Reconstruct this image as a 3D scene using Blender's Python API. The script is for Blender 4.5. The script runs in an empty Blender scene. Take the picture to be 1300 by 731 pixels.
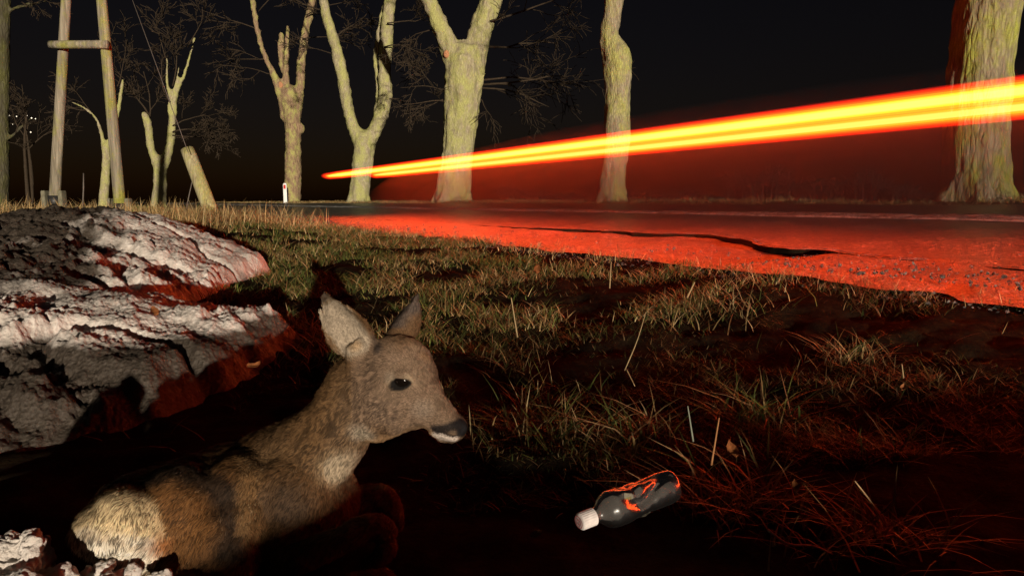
import bpy, math, random
import numpy as np
from mathutils import Vector
from mathutils.bvhtree import BVHTree

random.seed(7)
RNG = np.random.default_rng(11)
C = bpy.context.scene.collection
SC = bpy.context.scene
R = math.radians

# ------------------------------------------------------------------ camera, light, exposure
CAMZ = 0.35
PITCH = R(7.13)
FPX = 866.7                      # 24 mm on a 36 mm wide frame, in photo pixels
cam = bpy.data.cameras.new('camera')
cam.sensor_width = 36.0
cam.lens = 24.0
cam.clip_start = 0.02
cam.clip_end = 3000
camo = bpy.data.objects.new('camera', cam)
C.objects.link(camo)
camo.location = (0, 0, CAMZ)
camo.rotation_euler = (math.pi / 2 - PITCH, 0, 0)
SC.camera = camo

SUN_EL = 3.6                     # the low beam that lights the verge from behind the camera
SUN_TRAVEL = Vector((-0.30, 1.0, -math.tan(R(SUN_EL)))).normalized()
sun = bpy.data.lights.new('sun', 'SUN')
sun.energy = 4.7
sun.angle = R(0.7)
sun.color = (1.0, 0.86, 0.69)
suno = bpy.data.objects.new('sun', sun)
C.objects.link(suno)
suno.rotation_euler = SUN_TRAVEL.to_track_quat('-Z', 'Y').to_euler()
suno.location = (2, -10, 5)

W = bpy.data.worlds.new('World')
SC.world = W
W.use_nodes = True
nt = W.node_tree
bg = nt.nodes['Background']
sky = nt.nodes.new('ShaderNodeTexSky')
sky.sky_type = 'NISHITA'
sky.sun_disc = False
sky.sun_elevation = R(SUN_EL)
sky.sun_rotation = math.atan2(-SUN_TRAVEL.x, -SUN_TRAVEL.y)
tint = nt.nodes.new('ShaderNodeMix')           # a night sky with the glow of a distant town in it
tint.data_type = 'RGBA'
tint.blend_type = 'MULTIPLY'
tint.inputs[0].default_value = 1.0
tint.inputs[7].default_value = (1.35, .92, 1.15, 1)
nt.links.new(sky.outputs[0], tint.inputs[6])
nt.links.new(tint.outputs[2], bg.inputs[0])
bg.inputs[1].default_value = 0.0019

SC.view_settings.view_transform = 'Standard'
SC.view_settings.look = 'None'
SC.view_settings.exposure = 0.0
SC.view_settings.gamma = 1.0
SC.cycles.transparent_max_bounces = 48
SC.cycles.max_bounces = 6
SC.cycles.diffuse_bounces = 2
SC.cycles.sample_clamp_indirect = 3.0
SC.cycles.volume_bounces = 0

# ------------------------------------------------------------------ helpers
CP, SP = math.cos(PITCH), math.sin(PITCH)


def at(px, py, Y):
    """world point at forward distance Y seen at photo pixel (px, py)"""
    u = (px - 650.0) / FPX
    v = (365.5 - py) / FPX
    dy = CP + SP * v
    k = Y / dy
    return np.array([u * k, Y, CAMZ + (CP * v - SP) * k])


def mpp(p):
    """metres per photo pixel at world point p"""
    return (p[1] * CP + (CAMZ - p[2]) * SP) / FPX


def topx(p):
    p = np.asarray(p)
    d = p[..., 1] * CP + (CAMZ - p[..., 2]) * SP
    up = p[..., 1] * SP + (p[..., 2] - CAMZ) * CP
    return 650 + FPX * p[..., 0] / d, 365.5 - FPX * up / d


RD = np.array([-0.5, 0.8660254])     # along the road (away)
RN = np.array([0.8660254, 0.5])      # across the road


def sd(x, y):
    return RD[0] * x + RD[1] * y, RN[0] * x + RN[1] * y


def xy(s, D):
    return RD[0] * s + RN[0] * D, RD[1] * s + RN[1] * D


def sstep(a, b, x):
    t = np.clip((np.asarray(x, float) - a) / (b - a), 0, 1)
    return t * t * (3 - 2 * t)


def _hash(ix, iy, iz, seed):
    h = (ix.astype(np.int64) * 374761393 + iy.astype(np.int64) * 668265263 + iz.astype(np.int64) * 2147483647 + seed * 974634777) & 0xFFFFFFFF
    h = ((h ^ (h >> 13)) * 1274126177) & 0xFFFFFFFF
    h = (h ^ (h >> 16)) & 0xFFFFFFFF
    h = (h * 2246822519) & 0xFFFFFFFF
    h = h ^ (h >> 15)
    return (h & 0xFFFFFF) / float(0xFFFFFF) * 2 - 1


def vnoise(p, seed=0):
    p = np.asarray(p, float)
    i = np.floor(p)
    f = p - i
    i = i.astype(np.int64)
    w = f * f * f * (f * (f * 6 - 15) + 10)
    r = 0
    for dx in (0, 1):
        for dy in (0, 1):
            for dz in (0, 1):
                r = r + _hash(i[:, 0] + dx, i[:, 1] + dy, i[:, 2] + dz, seed) * (w[:, 0] if dx else 1 - w[:, 0]) * (w[:, 1] if dy else 1 - w[:, 1]) * (w[:, 2] if dz else 1 - w[:, 2])
    return r


def fbm(p, octv=4, seed=0, gain=0.5):
    p = np.asarray(p, float)
    a, r, t = 1.0, 0.0, 0.0
    for k in range(octv):
        r = r + a * vnoise(p * (2 ** k) + 17.3 * k, seed + k)
        t += a
        a *= gain
    return r / t


def p3(x, y, k):
    x = np.asarray(x, float).ravel()
    y = np.asarray(y, float).ravel()
    return np.stack([x * k, y * k, np.zeros_like(x)], 1)


def tag(o, label=None, cat=None, group=None, kind=None):
    if label: o['label'] = label
    if cat: o['category'] = cat
    if group: o['group'] = group
    if kind: o['kind'] = kind
    return o


def empty(name, loc, label, cat, group=None):
    o = bpy.data.objects.new(name, None)
    o.empty_display_size = 0.1
    C.objects.link(o)
    o.location = Vector([float(q) for q in loc])
    return tag(o, label, cat, group)


def mesh_data(name, V, faces, mat=None, smooth=True, col=None):
    """faces: list of integer arrays (n,3) or (n,4)"""
    me = bpy.data.meshes.new(name)
    V = np.asarray(V, np.float32)
    fl = [np.asarray(f, np.int32) for f in faces if len(f)]
    loops = np.concatenate([f.ravel() for f in fl])
    counts = np.concatenate([np.full(len(f), f.shape[1], np.int32) for f in fl])
    starts = np.concatenate([[0], np.cumsum(counts)[:-1]]).astype(np.int32)
    me.vertices.add(len(V))
    me.vertices.foreach_set('co', V.ravel())
    me.loops.add(len(loops))
    me.loops.foreach_set('vertex_index', loops.astype(np.int32))
    me.polygons.add(len(counts))
    me.polygons.foreach_set('loop_start', starts)
    me.polygons.foreach_set('loop_total', counts)
    me.polygons.foreach_set('use_smooth', np.full(len(counts), bool(smooth)))
    me.update(calc_edges=True)
    me.validate()
    if col is not None:
        set_col(me, col)
    if mat: me.materials.append(mat)
    return me


def set_col(me, col):
    a = me.color_attributes.new('col', 'FLOAT_COLOR', 'POINT')
    c = np.ones((len(me.vertices), 4), np.float32)
    c[:, :col.shape[1]] = col
    a.data.foreach_set('color', c.ravel())


def obj(name, V, faces, mat=None, parent=None, smooth=True, col=None):
    V = np.asarray(V, float)
    if parent is not None:
        V = V - np.array(parent_world(parent))
    me = mesh_data(name, V, faces, mat, smooth, col)
    o = bpy.data.objects.new(name, me)
    C.objects.link(o)
    if parent is not None: o.parent = parent
    return o


def parent_world(p):
    q = Vector(p.location)
    while p.parent is not None:
        p = p.parent
        q = q + Vector(p.location)
    return q


def base_obj(name, V, faces, mat, smooth=True, col=None):
    """top-level mesh with its origin at the middle of its base"""
    V = np.asarray(V, float)
    o = np.array([V[:, 0].mean(), V[:, 1].mean(), V[:, 2].min()])
    ob = obj(name, V - o, faces, mat, None, smooth, col)
    ob.location = o
    return ob


def norm(v):
    v = np.asarray(v, float)
    return v / (np.linalg.norm(v) + 1e-12)


def rings(cs, As, Bs, seg=20, power=1.0, cap=True):
    """closed loft: centre, two half-axis vectors per ring"""
    th = np.linspace(0, 2 * np.pi, seg, endpoint=False)
    c, s = np.cos(th), np.sin(th)
    if power != 1.0:
        c = np.sign(c) * np.abs(c) ** power
        s = np.sign(s) * np.abs(s) ** power
    V = []
    for q, a, b in zip(cs, As, Bs):
        V.append(np.asarray(q)[None] + c[:, None] * np.asarray(a)[None] + s[:, None] * np.asarray(b)[None])
    n = len(cs)
    V = np.concatenate(V)
    k = np.arange(seg)
    k2 = (k + 1) % seg
    F = [np.stack([i * seg + k, i * seg + k2, (i + 1) * seg + k2, (i + 1) * seg + k], 1) for i in range(n - 1)]
    F = np.concatenate(F)
    T = np.zeros((0, 3), int)
    if cap:
        V = np.concatenate([V, [cs[0]], [cs[-1]]])
        m = n * seg
        T = np.concatenate([np.stack([np.full(seg, m), k2, k], 1), np.stack([np.full(seg, m + 1), (n - 1) * seg + k, (n - 1) * seg + k2], 1)])
    return V, F, T


def tube(P, r, seg=10, flat=1.0):
    """round tube along points P with radii r; flat scales the sideways radius"""
    P = np.asarray(P, float)
    r = np.broadcast_to(np.asarray(r, float), (len(P),))
    As, Bs = [], []
    up = np.array([0, 0, 1.0])
    t0 = norm(P[-1] - P[0])
    if abs(t0[2]) > 0.8: up = np.array([0, 1.0, 0])
    for i in range(len(P)):
        t = norm(P[min(i + 1, len(P) - 1)] - P[max(i - 1, 0)])
        l = norm(np.cross(t, up))
        v = np.cross(l, t)
        As.append(l * r[i] * flat)
        Bs.append(v * r[i])
    return rings(P, As, Bs, seg)


def dome_ends(P, r):
    """add shrinking end rings so that a tube ends rounded"""
    P = [np.asarray(p, float) for p in P]
    r = list(r)
    d0 = norm(P[0] - P[1]); d1 = norm(P[-1] - P[-2])
    P = [P[0] + d0 * r[0] * .95, P[0] + d0 * r[0] * .6] + P + [P[-1] + d1 * r[-1] * .6, P[-1] + d1 * r[-1] * .95]
    r = [r[0] * .3, r[0] * .78] + r + [r[-1] * .78, r[-1] * .3]
    return np.array(P), np.array(r)


def ellipsoid(c, ax, seg=20, n=12):
    ax = np.asarray(ax, float)
    ph = np.linspace(0.08, np.pi - 0.08, n)
    cs = [np.asarray(c) + ax[2] * math.cos(p) for p in ph]
    return rings(cs, [ax[0] * math.sin(p) for p in ph], [ax[1] * math.sin(p) for p in ph], seg)


class MB:
    def __init__(s):
        s.V, s.Q, s.T, s.n, s.C = [], [], [], 0, []

    def add(s, vft, col=None):
        V, Q, T = vft
        s.V.append(np.asarray(V, float))
        if len(Q): s.Q.append(np.asarray(Q) + s.n)
        if len(T): s.T.append(np.asarray(T) + s.n)
        if col is not None: s.C.append(np.broadcast_to(np.asarray(col, float), (len(V), 3)))
        s.n += len(V)

    def data(s):
        F = []
        if s.Q: F.append(np.concatenate(s.Q))
        if s.T: F.append(np.concatenate(s.T))
        return np.concatenate(s.V), F

    def build(s, name, mat, parent=None, smooth=True):
        V, F = s.data()
        return obj(name, V, F, mat, parent, smooth, np.concatenate(s.C) if s.C else None)


def bez(pts, n):
    """Catmull-Rom through the points (any dimension)"""
    p = np.asarray(pts, float)
    p = np.concatenate([[2 * p[0] - p[1]], p, [2 * p[-1] - p[-2]]])
    out = []
    m = len(p) - 3
    for q in np.linspace(0, m - 1e-6, n):
        i = int(q)
        t = q - i
        a, b, c, d = p[i:i + 4]
        out.append(.5 * (2 * b + (c - a) * t + (2 * a - 5 * b + 4 * c - d) * t * t + (-a + 3 * b - 3 * c + d) * t ** 3))
    return np.array(out)


def fuse(mb, voxel, smooth_it=4, fac=0.5):
    """union of closed pieces as one continuous skin"""
    V, F = mb.data()
    o = bpy.data.objects.new('tmp', mesh_data('tmp', V, F))
    C.objects.link(o)
    m = o.modifiers.new('r', 'REMESH')
    m.mode = 'VOXEL'
    m.voxel_size = voxel
    m.adaptivity = 0
    if smooth_it:
        k = o.modifiers.new('s', 'SMOOTH')
        k.factor = fac
        k.iterations = smooth_it
    dg = bpy.context.evaluated_depsgraph_get()
    me = bpy.data.meshes.new_from_object(o.evaluated_get(dg))
    bpy.data.objects.remove(o)
    me.polygons.foreach_set('use_smooth', np.ones(len(me.polygons), bool))
    return me


def get_v(me):
    V = np.empty(len(me.vertices) * 3, np.float32)
    me.vertices.foreach_get('co', V)
    return V.reshape(-1, 3).astype(float)


def get_n(me):
    V = np.empty(len(me.vertices) * 3, np.float32)
    me.vertex_normals.foreach_get('vector', V)
    return V.reshape(-1, 3).astype(float)


def set_v(me, V):
    me.vertices.foreach_set('co', np.asarray(V, np.float32).ravel())
    me.update()


# ------------------------------------------------------------------ materials
class N:
    """tiny node builder"""
    def __init__(s, name):
        s.m = bpy.data.materials.new(name)
        s.m.use_nodes = True
        s.t = s.m.node_tree
        s.t.nodes.clear()
        s.out = s.t.nodes.new('ShaderNodeOutputMaterial')

    def n(s, typ, ins=None, **kw):
        q = s.t.nodes.new('ShaderNode' + typ)
        for k, v in kw.items(): setattr(q, k, v)
        for k, v in (ins or {}).items():
            if isinstance(v, bpy.types.NodeSocket): s.t.links.new(v, q.inputs[k])
            else: q.inputs[k].default_value = v
        return q

    def coord(s, scale=(1, 1, 1), kind='Object'):
        tc = s.n('TexCoord')
        return s.n('Mapping', {'Vector': tc.outputs[kind], 'Scale': scale}).outputs[0]

    def noise(s, vec, scale, detail=4, rough=.6):
        return s.n('TexNoise', {'Vector': vec, 'Scale': scale, 'Detail': detail, 'Roughness': rough}).outputs[0]

    def ramp(s, fac, stops):
        r = s.n('ValToRGB', {'Fac': fac})
        e = r.color_ramp.elements
        while len(e) < len(stops): e.new(.5)
        for q, (p, c) in zip(e, stops):
            q.position = p
            q.color = (*c, 1) if len(c) == 3 else c
        return r.outputs[0]

    def mix(s, f, a, b, mode='MIX'):
        q = s.n('Mix', data_type='RGBA', blend_type=mode)
        for i, v in ((0, f), (6, a), (7, b)):
            if isinstance(v, bpy.types.NodeSocket): s.t.links.new(v, q.inputs[i])
            else: q.inputs[i].default_value = v if i == 0 else ((*v, 1) if len(v) == 3 else v)
        return q.outputs[2]

    def bump(s, h, strength=.5, dist=.02, nrm=None):
        d = {'Height': h, 'Strength': strength, 'Distance': dist}
        if nrm is not None: d['Normal'] = nrm
        return s.n('Bump', d).outputs[0]

    def surf(s, col, rough=.8, nrm=None, spec=.3, **kw):
        d = {'Base Color': col if isinstance(col, bpy.types.NodeSocket) else (*col, 1), 'Roughness': rough, 'Specular IOR Level': spec}
        if nrm is not None: d['Normal'] = nrm
        d.update(kw)
        b = s.n('BsdfPrincipled', d)
        s.t.links.new(b.outputs[0], s.out.inputs[0])
        return s.m

    def attr(s, name='col'):
        return s.n('Attribute', attribute_name=name).outputs['Color']


def plain(name, col, rough=.7, spec=.3, var=.25, scale=30, bump=.15):
    a = N(name)
    v = a.coord()
    f = a.noise(v, scale, 5)
    c2 = tuple(max(0, q * (1 - var)) for q in col)
    c3 = tuple(min(1, q * (1 + var)) for q in col)
    col_ = a.ramp(f, [(.3, c2), (.7, c3)])
    return a.surf(col_, rough, a.bump(f, bump, .01), spec)


def mat_attr(name, rough=.8, spec=.2, var=.2, scale=60, trans=0):
    a = N(name)
    c = a.attr()
    f = a.noise(a.coord(), scale, 3)
    k = a.ramp(f, [(.25, (1 - var,) * 3), (.75, (1 + var * .4,) * 3)])
    c = a.mix(1.0, c, k, 'MULTIPLY')
    m = a.surf(c, rough, None, spec)
    if trans:
        b = [q for q in a.t.nodes if q.type == 'BSDF_PRINCIPLED'][0]
        tr = a.n('BsdfTranslucent', {'Color': c})
        mx = a.n('MixShader', {0: trans, 1: b.outputs[0], 2: tr.outputs[0]})
        a.t.links.new(mx.outputs[0], a.out.inputs[0])
    return m


def mat_bark(name, c0=(.11, .085, .06), c1=(.29, .245, .175), lich=(.33, .32, .10), amount=.5, zs=.22, sc=9.0, bump=.8, dist=.05):
    a = N(name)
    v = a.coord((1, 1, zs))
    f = a.noise(v, sc, 8, .68)
    vo = a.n('TexVoronoi', {'Vector': v, 'Scale': sc * 1.5}, feature='DISTANCE_TO_EDGE').outputs[0]
    rg = a.ramp(vo, [(0, (0, 0, 0)), (.22, (1, 1, 1))])
    base = a.ramp(f, [(.3, c0), (.52, tuple((p + q) / 2 for p, q in zip(c0, c1))), (.7, c1)])
    g = a.noise(a.coord((1, 1, .6)), 2.3, 7, .7)
    gm = a.ramp(g, [(.62 - amount * .35, (0, 0, 0)), (.74 - amount * .25, (1, 1, 1))])
    fine = a.noise(a.coord(), 45, 3)
    lc = a.ramp(fine, [(.3, tuple(q * .6 for q in lich)), (.65, lich), (.8, (.42, .43, .33))])
    col = a.mix(gm, base, lc)
    col = a.mix(1.0, col, (1.42, 1.42, 1.28), 'MULTIPLY')
    col = a.mix(.38, col, a.mix(1.0, col, a.ramp(rg, [(0, (.35, .3, .27)), (1, (1, 1, 1))]), 'MULTIPLY'))
    h = a.mix(.25, f, rg)
    n1 = a.bump(h, bump, dist)
    n2 = a.bump(fine, .35, .01, n1)
    return a.surf(col, .9, n2, .15)


M = {}
M['bark'] = mat_bark('bark', (.12, .095, .07), (.33, .29, .21), (.34, .34, .12), .55, .25, 13)
M['bark_rough'] = mat_bark('bark_rough', (.09, .068, .05), (.30, .25, .18), (.27, .28, .06), .55, .22, 11.0, .7, .05)
M['bark_dim'] = mat_bark('bark_dim', (.035, .03, .022), (.085, .08, .055), (.08, .08, .03))  # bark colour darkened to paint in weaker light on one tree
M['bark_green'] = mat_bark('bark_green', (.15, .125, .085), (.39, .35, .26), (.36, .36, .15), .6, .25, 14, .7)
M['bark_brown'] = mat_bark('bark_brown', (.11, .07, .05), (.33, .235, .16), (.36, .35, .13), .45, .2, 13, .9)
M['twig'] = plain('twig_bark', (.045, .033, .022), .9, .1, .3, 12)
M['cut_wood'] = plain('cut_wood', (.42, .2, .1), .8, .2, .3, 20)
M['pole_wood'] = mat_bark('pole_wood', (.08, .07, .055), (.34, .30, .25), (.26, .26, .06), .45, .05, 14, .5, .01)
M['post_wood'] = mat_bark('post_wood', (.17, .14, .08), (.36, .33, .22), (.34, .33, .10), .6, .12, 18, .4, .01)
M['concrete'] = plain('concrete', (.17, .16, .11), .9, .2, .35, 14, .4)
M['steel'] = plain('galvanised_steel', (.35, .35, .36), .45, .5, .3, 25, .1)
M['wire'] = plain('rusty_wire', (.12, .10, .085), .6, .4, .2, 30)
M['white_post'] = plain('white_plastic', (.78, .78, .76), .5, .4, .06, 8, .05)
M['black_band'] = plain('black_plastic', (.02, .02, .02), .5, .4, .1, 8, .05)
M['reflector'] = plain('red_reflector', (.5, .04, .03), .25, .6, .1, 40, .1)
M['grass'] = mat_attr('grass_blades', .55, .3, .25, 90, .04)
M['straw'] = mat_attr('straw', .7, .2, .2, 60, .15)
M['leaf'] = plain('dry_leaf', (.19, .065, .02), .7, .2, .4, 60, .4)


def mat_soil():
    a = N('verge_soil')
    v = a.coord()
    f = a.noise(v, 14, 8, .7)
    g = a.noise(v, 90, 4, .7)
    col = a.ramp(f, [(.3, (.007, .005, .0035)), (.5, (.018, .013, .008)), (.68, (.034, .025, .013)), (.8, (.06, .04, .02))])
    col = a.mix(.5, col, a.mix(1.0, col, a.ramp(g, [(.3, (.35, .35, .35)), (.7, (1.5, 1.4, 1.2))]), 'MULTIPLY'))
    return a.surf(col, .95, a.bump(a.mix(.4, f, g), .5, .02), .02)


def mat_asphalt(name, lo, hi, rough=.5, stone=(.26, .24, .22)):
    a = N(name)
    v = a.coord()
    warp = a.mix(.012, v, a.n('TexNoise', {'Vector': v, 'Scale': 40.0}).outputs['Color'], 'ADD')
    vo = a.n('TexVoronoi', {'Vector': warp, 'Scale': 52.0})
    st = a.n('TexVoronoi', {'Vector': warp, 'Scale': 52.0}, feature='DISTANCE_TO_EDGE').outputs[0]
    big = a.noise(v, 1.1, 6, .65)
    mid = a.noise(v, 16, 6, .7)
    col = a.mix(a.ramp(mid, [(.35, (0, 0, 0)), (.65, (1, 1, 1))]), lo, hi)
    rnd = a.n('SeparateColor', {0: vo.outputs['Color']}).outputs[0]
    sp = a.ramp(rnd, [(.55, (0, 0, 0)), (.75, (.5, .5, .5)), (.95, (1, 1, 1))])
    col = a.mix(sp, col, stone)
    gap = a.ramp(st, [(0, (.15, .15, .15)), (.18, (1, 1, 1))])
    col = a.mix(1.0, col, gap, 'MULTIPLY')
    col = a.mix(1.0, col, a.ramp(big, [(.3, (.55, .55, .55)), (.7, (1.3, 1.25, 1.2))]), 'MULTIPLY')
    bl = a.noise(v, 27, 3, .75)
    col = a.mix(1.0, col, a.ramp(bl, [(.36, (.42, .42, .42)), (.5, (1, 1, 1)), (.64, (1.75, 1.7, 1.65))]), 'MULTIPLY')
    bl2 = a.noise(a.coord((1, 1, 1)), 6, 5, .7)
    col = a.mix(1.0, col, a.ramp(bl2, [(.35, (.6, .6, .6)), (.62, (1.3, 1.3, 1.3))]), 'MULTIPLY')
    h1 = a.mix(.5, gap, rnd)
    h = a.mix(.55, h1, bl)
    ro = a.n('MapRange', {'Value': big, 'From Min': .3, 'From Max': .7, 'To Min': rough - .12, 'To Max': rough + .12}).outputs[0]
    return a.surf(col, ro, a.bump(h, 1.0, .03), .6, **{'Coat Weight': .35, 'Coat Roughness': .38})


def mat_paint():
    a = N('worn_road_paint')
    v = a.coord()
    f = a.noise(v, 9, 6, .7)
    g = a.noise(v, 120, 3, .6)
    w = a.ramp(a.mix(.45, f, g), [(.40, (0, 0, 0)), (.54, (1, 1, 1))])
    col = a.mix(w, (.05, .05, .05), (.72, .71, .67))
    return a.surf(col, .6, a.bump(a.noise(v, 220, 2, .6), 1.0, .02), .4)


def mat_snow():
    a = N('dirty_snow')
    v = a.coord()
    d = a.n('SeparateColor', {0: a.attr()}).outputs[0]
    f = a.noise(v, 22, 8, .72)
    g = a.noise(v, 130, 5, .7)
    h = a.noise(v, 5, 6, .65)
    # dirt share 0..1 with the painted shade, carried by the surface, broken up by grain
    s1 = a.n('Math', {0: d, 1: a.mix(.5, f, h)}, operation='ADD').outputs[0]
    s2 = a.n('Math', {0: s1, 1: a.n('Math', {0: g, 1: .5}, operation='MULTIPLY').outputs[0]}, operation='ADD').outputs[0]
    snow = a.ramp(f, [(.25, (.46, .405, .355)), (.5, (.66, .60, .54)), (.75, (.82, .77, .72))])
    dirt_shade = a.ramp(g, [(.3, (.03, .023, .017)), (.7, (.10, .08, .062))])
    m = a.ramp(a.n('Math', {0: s2, 1: .62}, operation='MULTIPLY').outputs[0], [(.46, (0, 0, 0)), (.56, (.35, .35, .35)), (.66, (.55, .55, .55)), (.85, (1, 1, 1))])
    col = a.mix(m, snow, dirt_shade)
    vo = a.n('TexVoronoi', {'Vector': v, 'Scale': 70.0}).outputs['Distance']
    n1 = a.bump(f, .45, .025)
    n2 = a.bump(vo, .4, .010, n1)
    n3 = a.bump(g, .7, .006, n2)
    return a.surf(col, .42, n3, .4, **{'Subsurface Weight': 0.0})


M['soil'] = mat_soil()
M['asphalt'] = mat_asphalt('asphalt', (.045, .044, .043), (.095, .090, .086), .42)
M['shoulder'] = mat_asphalt('broken_shoulder', (.09, .08, .07), (.20, .18, .155), .42, (.30, .27, .24))
M['paint'] = mat_paint()
M['snow'] = mat_snow()
M['fur'] = mat_attr('deer_fur', .7, .10, .22, 160)
M['skin'] = mat_attr('deer_coat', .85, .1, .5, 170)
M['eye'] = plain('deer_eye', (.006, .004, .003), .06, .9, .1, 10, 0)
M['lip'] = plain('wet_nose', (.012, .011, .012), .35, .5, .3, 300, .5)


def emit(name, col, strength):
    """light hanging in the air: gives off light, hides nothing behind it"""
    a = N(name)
    mxc = max(col)
    e = a.n('Emission', {'Color': (*[q / mxc for q in col], 1), 'Strength': strength * mxc})
    t = a.n('BsdfTransparent')
    s = a.n('AddShader', {0: e.outputs[0], 1: t.outputs[0]})
    a.t.links.new(s.outputs[0], a.out.inputs[0])
    return a.m


def lamp_mat(name, col, strength):
    a = N(name)
    e = a.n('Emission', {'Color': (*col, 1), 'Strength': strength})
    a.t.links.new(e.outputs[0], a.out.inputs[0])
    return a.m


# ------------------------------------------------------------------ terrain
def cross(D):
    """height of the road surface across its width"""
    return np.interp(D, [2.0, 3.0, 6.5, 10.0, 10.4, 11.6, 13.0, 16.0, 40.0, 400.0], [-.04, .01, .20, .315, .32, .40, .42, .30, -.2, -.5])


def ground_z(x, y, detail=True):
    x = np.asarray(x, float)
    y = np.asarray(y, float)
    s, D = sd(x, y)
    near = -.235 + .31 * sstep(1.2, 9.0, s) + .05 * sstep(9, 30, s)
    near = near - .03 * sstep(-.6, -1.2, x) * sstep(3, 1, y)
    w = sstep(1.1, 3.05, D)
    z = near * (1 - w) + (cross(D) - .035) * w
    # added unseen bank behind the camera, shaped to shade the foreground and spare the bottle
    shade_bank = sstep(-1.0, -2.2, y) * np.interp(x, [-1, -.5, .2, .38, .66, .9, 1.0, 1.12, 1.3, 1.8, 3, 9], [0, .02, .13, .175, .285, .285, .25, .25, .262, .292, .345, .35]) * sstep(6.2, 3.8, D)
    z = z + shade_bank
    if detail:
        r = sstep(2.95, 2.5, D) + sstep(10.3, 11.0, D)
        f1 = fbm(p3(x, y, 2.6), 3, 3).reshape(x.shape)
        f2 = fbm(p3(x, y, 11.0), 3, 9).reshape(x.shape)
        far = 1 / (1 + np.hypot(x, y) / 40)
        z = z + r * far * (.045 * f1 + .022 * f2)
    return z


def axis(dense0, dense1, step, lo, hi, g=1.12):
    a = list(np.arange(dense0, dense1, step))
    q, st = dense0, step
    L = []
    while q > lo:
        st *= g
        q -= st
        L.append(q)
    q, st = a[-1], step
    U = []
    while q < hi:
        st *= g
        q += st
        U.append(q)
    return np.array(L[::-1] + a + U)


gx = axis(-1.6, 2.6, .03, -900, 900)
gy = axis(-2.6, 5.2, .035, -300, 1300)
GX, GY = np.meshgrid(gx, gy)
GZ = ground_z(GX, GY)
# keep the sheet clear of the road bed
_s, _D = sd(GX, GY)
GZ = np.where((_D > 3.12) & (_D < 10.45), GZ - .06, GZ)
nxg, nyg = len(gx), len(gy)
i, j = np.meshgrid(np.arange(nxg - 1), np.arange(nyg - 1))
k = (j * nxg + i).ravel()
g_ = obj('ground', np.stack([GX.ravel(), GY.ravel(), GZ.ravel()], 1), [np.stack([k, k + 1, k + 1 + nxg, k + nxg], 1)], M['soil'])
tag(g_, kind='structure')

# road: edge of the top layer breaks off along a pothole on the near side
def on_road(px, py):
    d = at(px, py, 1.0) - np.array([0, 0, CAMZ])
    k = np.linspace(2, 60, 12000)
    P = np.array([0, 0, CAMZ]) + k[:, None] * d
    return sd(*P[np.argmax(P[:, 2] < cross(sd(P[:, 0], P[:, 1])[1]))][:2])


CRK = [on_road(*q) for q in [(1075, 325), (1040, 317), (985, 316), (962, 312), (940, 303), (900, 298), (800, 294), (740, 291), (660, 289)]]
print('crack', [tuple(np.round(q, 2)) for q in CRK])
print('edge', [tuple(np.round(on_road(*q), 2)) for q in [(1300, 370), (1000, 335), (800, 315), (600, 298), (430, 282)]])
CRK = np.array([(-60, 3.6), (CRK[0][0] - 1.2, 3.55)] + CRK + [(CRK[-1][0] + 3, CRK[-1][1] - .15), (900, 3.7)])
S_A, S_B = CRK[3][0], CRK[-3][0]


def edge_D(s):
    """near edge of the asphalt top layer"""
    base = np.interp(s, CRK[:, 0], CRK[:, 1])
    s = np.asarray(s, float)
    return base + .03 * fbm(p3(s, 0 * s, 2.1), 3, 5) + .025 * vnoise(p3(s, 0 * s, 9.0), 6)


def step_h(s):
    return -.008 + .040 * sstep(S_A - .25, S_A + .1, s) * (.45 + .55 * sstep(S_B + 1.5, S_A + 1.5, s)) * sstep(S_B + 1.6, S_B - 1.0, s)


ss = axis(-2, 14, .045, -120, 900, 1.1)
tt = np.concatenate([[0, .004, .01], np.linspace(.02, 1, 46) ** 1.3])
Sg, Tg = np.meshgrid(ss, tt, indexing='ij')
E = edge_D(ss)[:, None]
Dg = E + (10.15 - E) * Tg
Xg, Yg = xy(Sg, Dg)
Zg = cross(Dg) + .012 * fbm(p3(Sg, Dg, .7), 3, 21).reshape(Sg.shape) + .006 * fbm(p3(Sg, Dg, 5.0), 3, 22).reshape(Sg.shape)
V = np.stack([Xg, Yg, Zg], 2).reshape(-1, 3)
n1, n2 = Sg.shape
i, j = np.meshgrid(np.arange(n1 - 1), np.arange(n2 - 1), indexing='ij')
k = (i * n2 + j).ravel()
Q = [np.stack([k, k + n2, k + n2 + 1, k + 1], 1)[:, ::-1]]
# broken face of the layer
top = np.arange(n1) * n2
Vs = V[top].copy()
Vs[:, 2] -= .10
Vs[:, :2] += RN * .012
low = len(V) + np.arange(n1)
V = np.concatenate([V, Vs])
Q.append(np.stack([top[:-1], low[:-1], low[1:], top[1:]], 1)[:, ::-1])
road = obj('road', V, Q, M['asphalt'])
road.data.materials.append(M['soil'])  # dark soil colour paints in the shade of the broken face
mi = np.zeros(len(road.data.polygons), np.int32)
mi[len(Q[0]):] = 1
road.data.polygons.foreach_set('material_index', mi)
tag(road, kind='structure')

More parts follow.
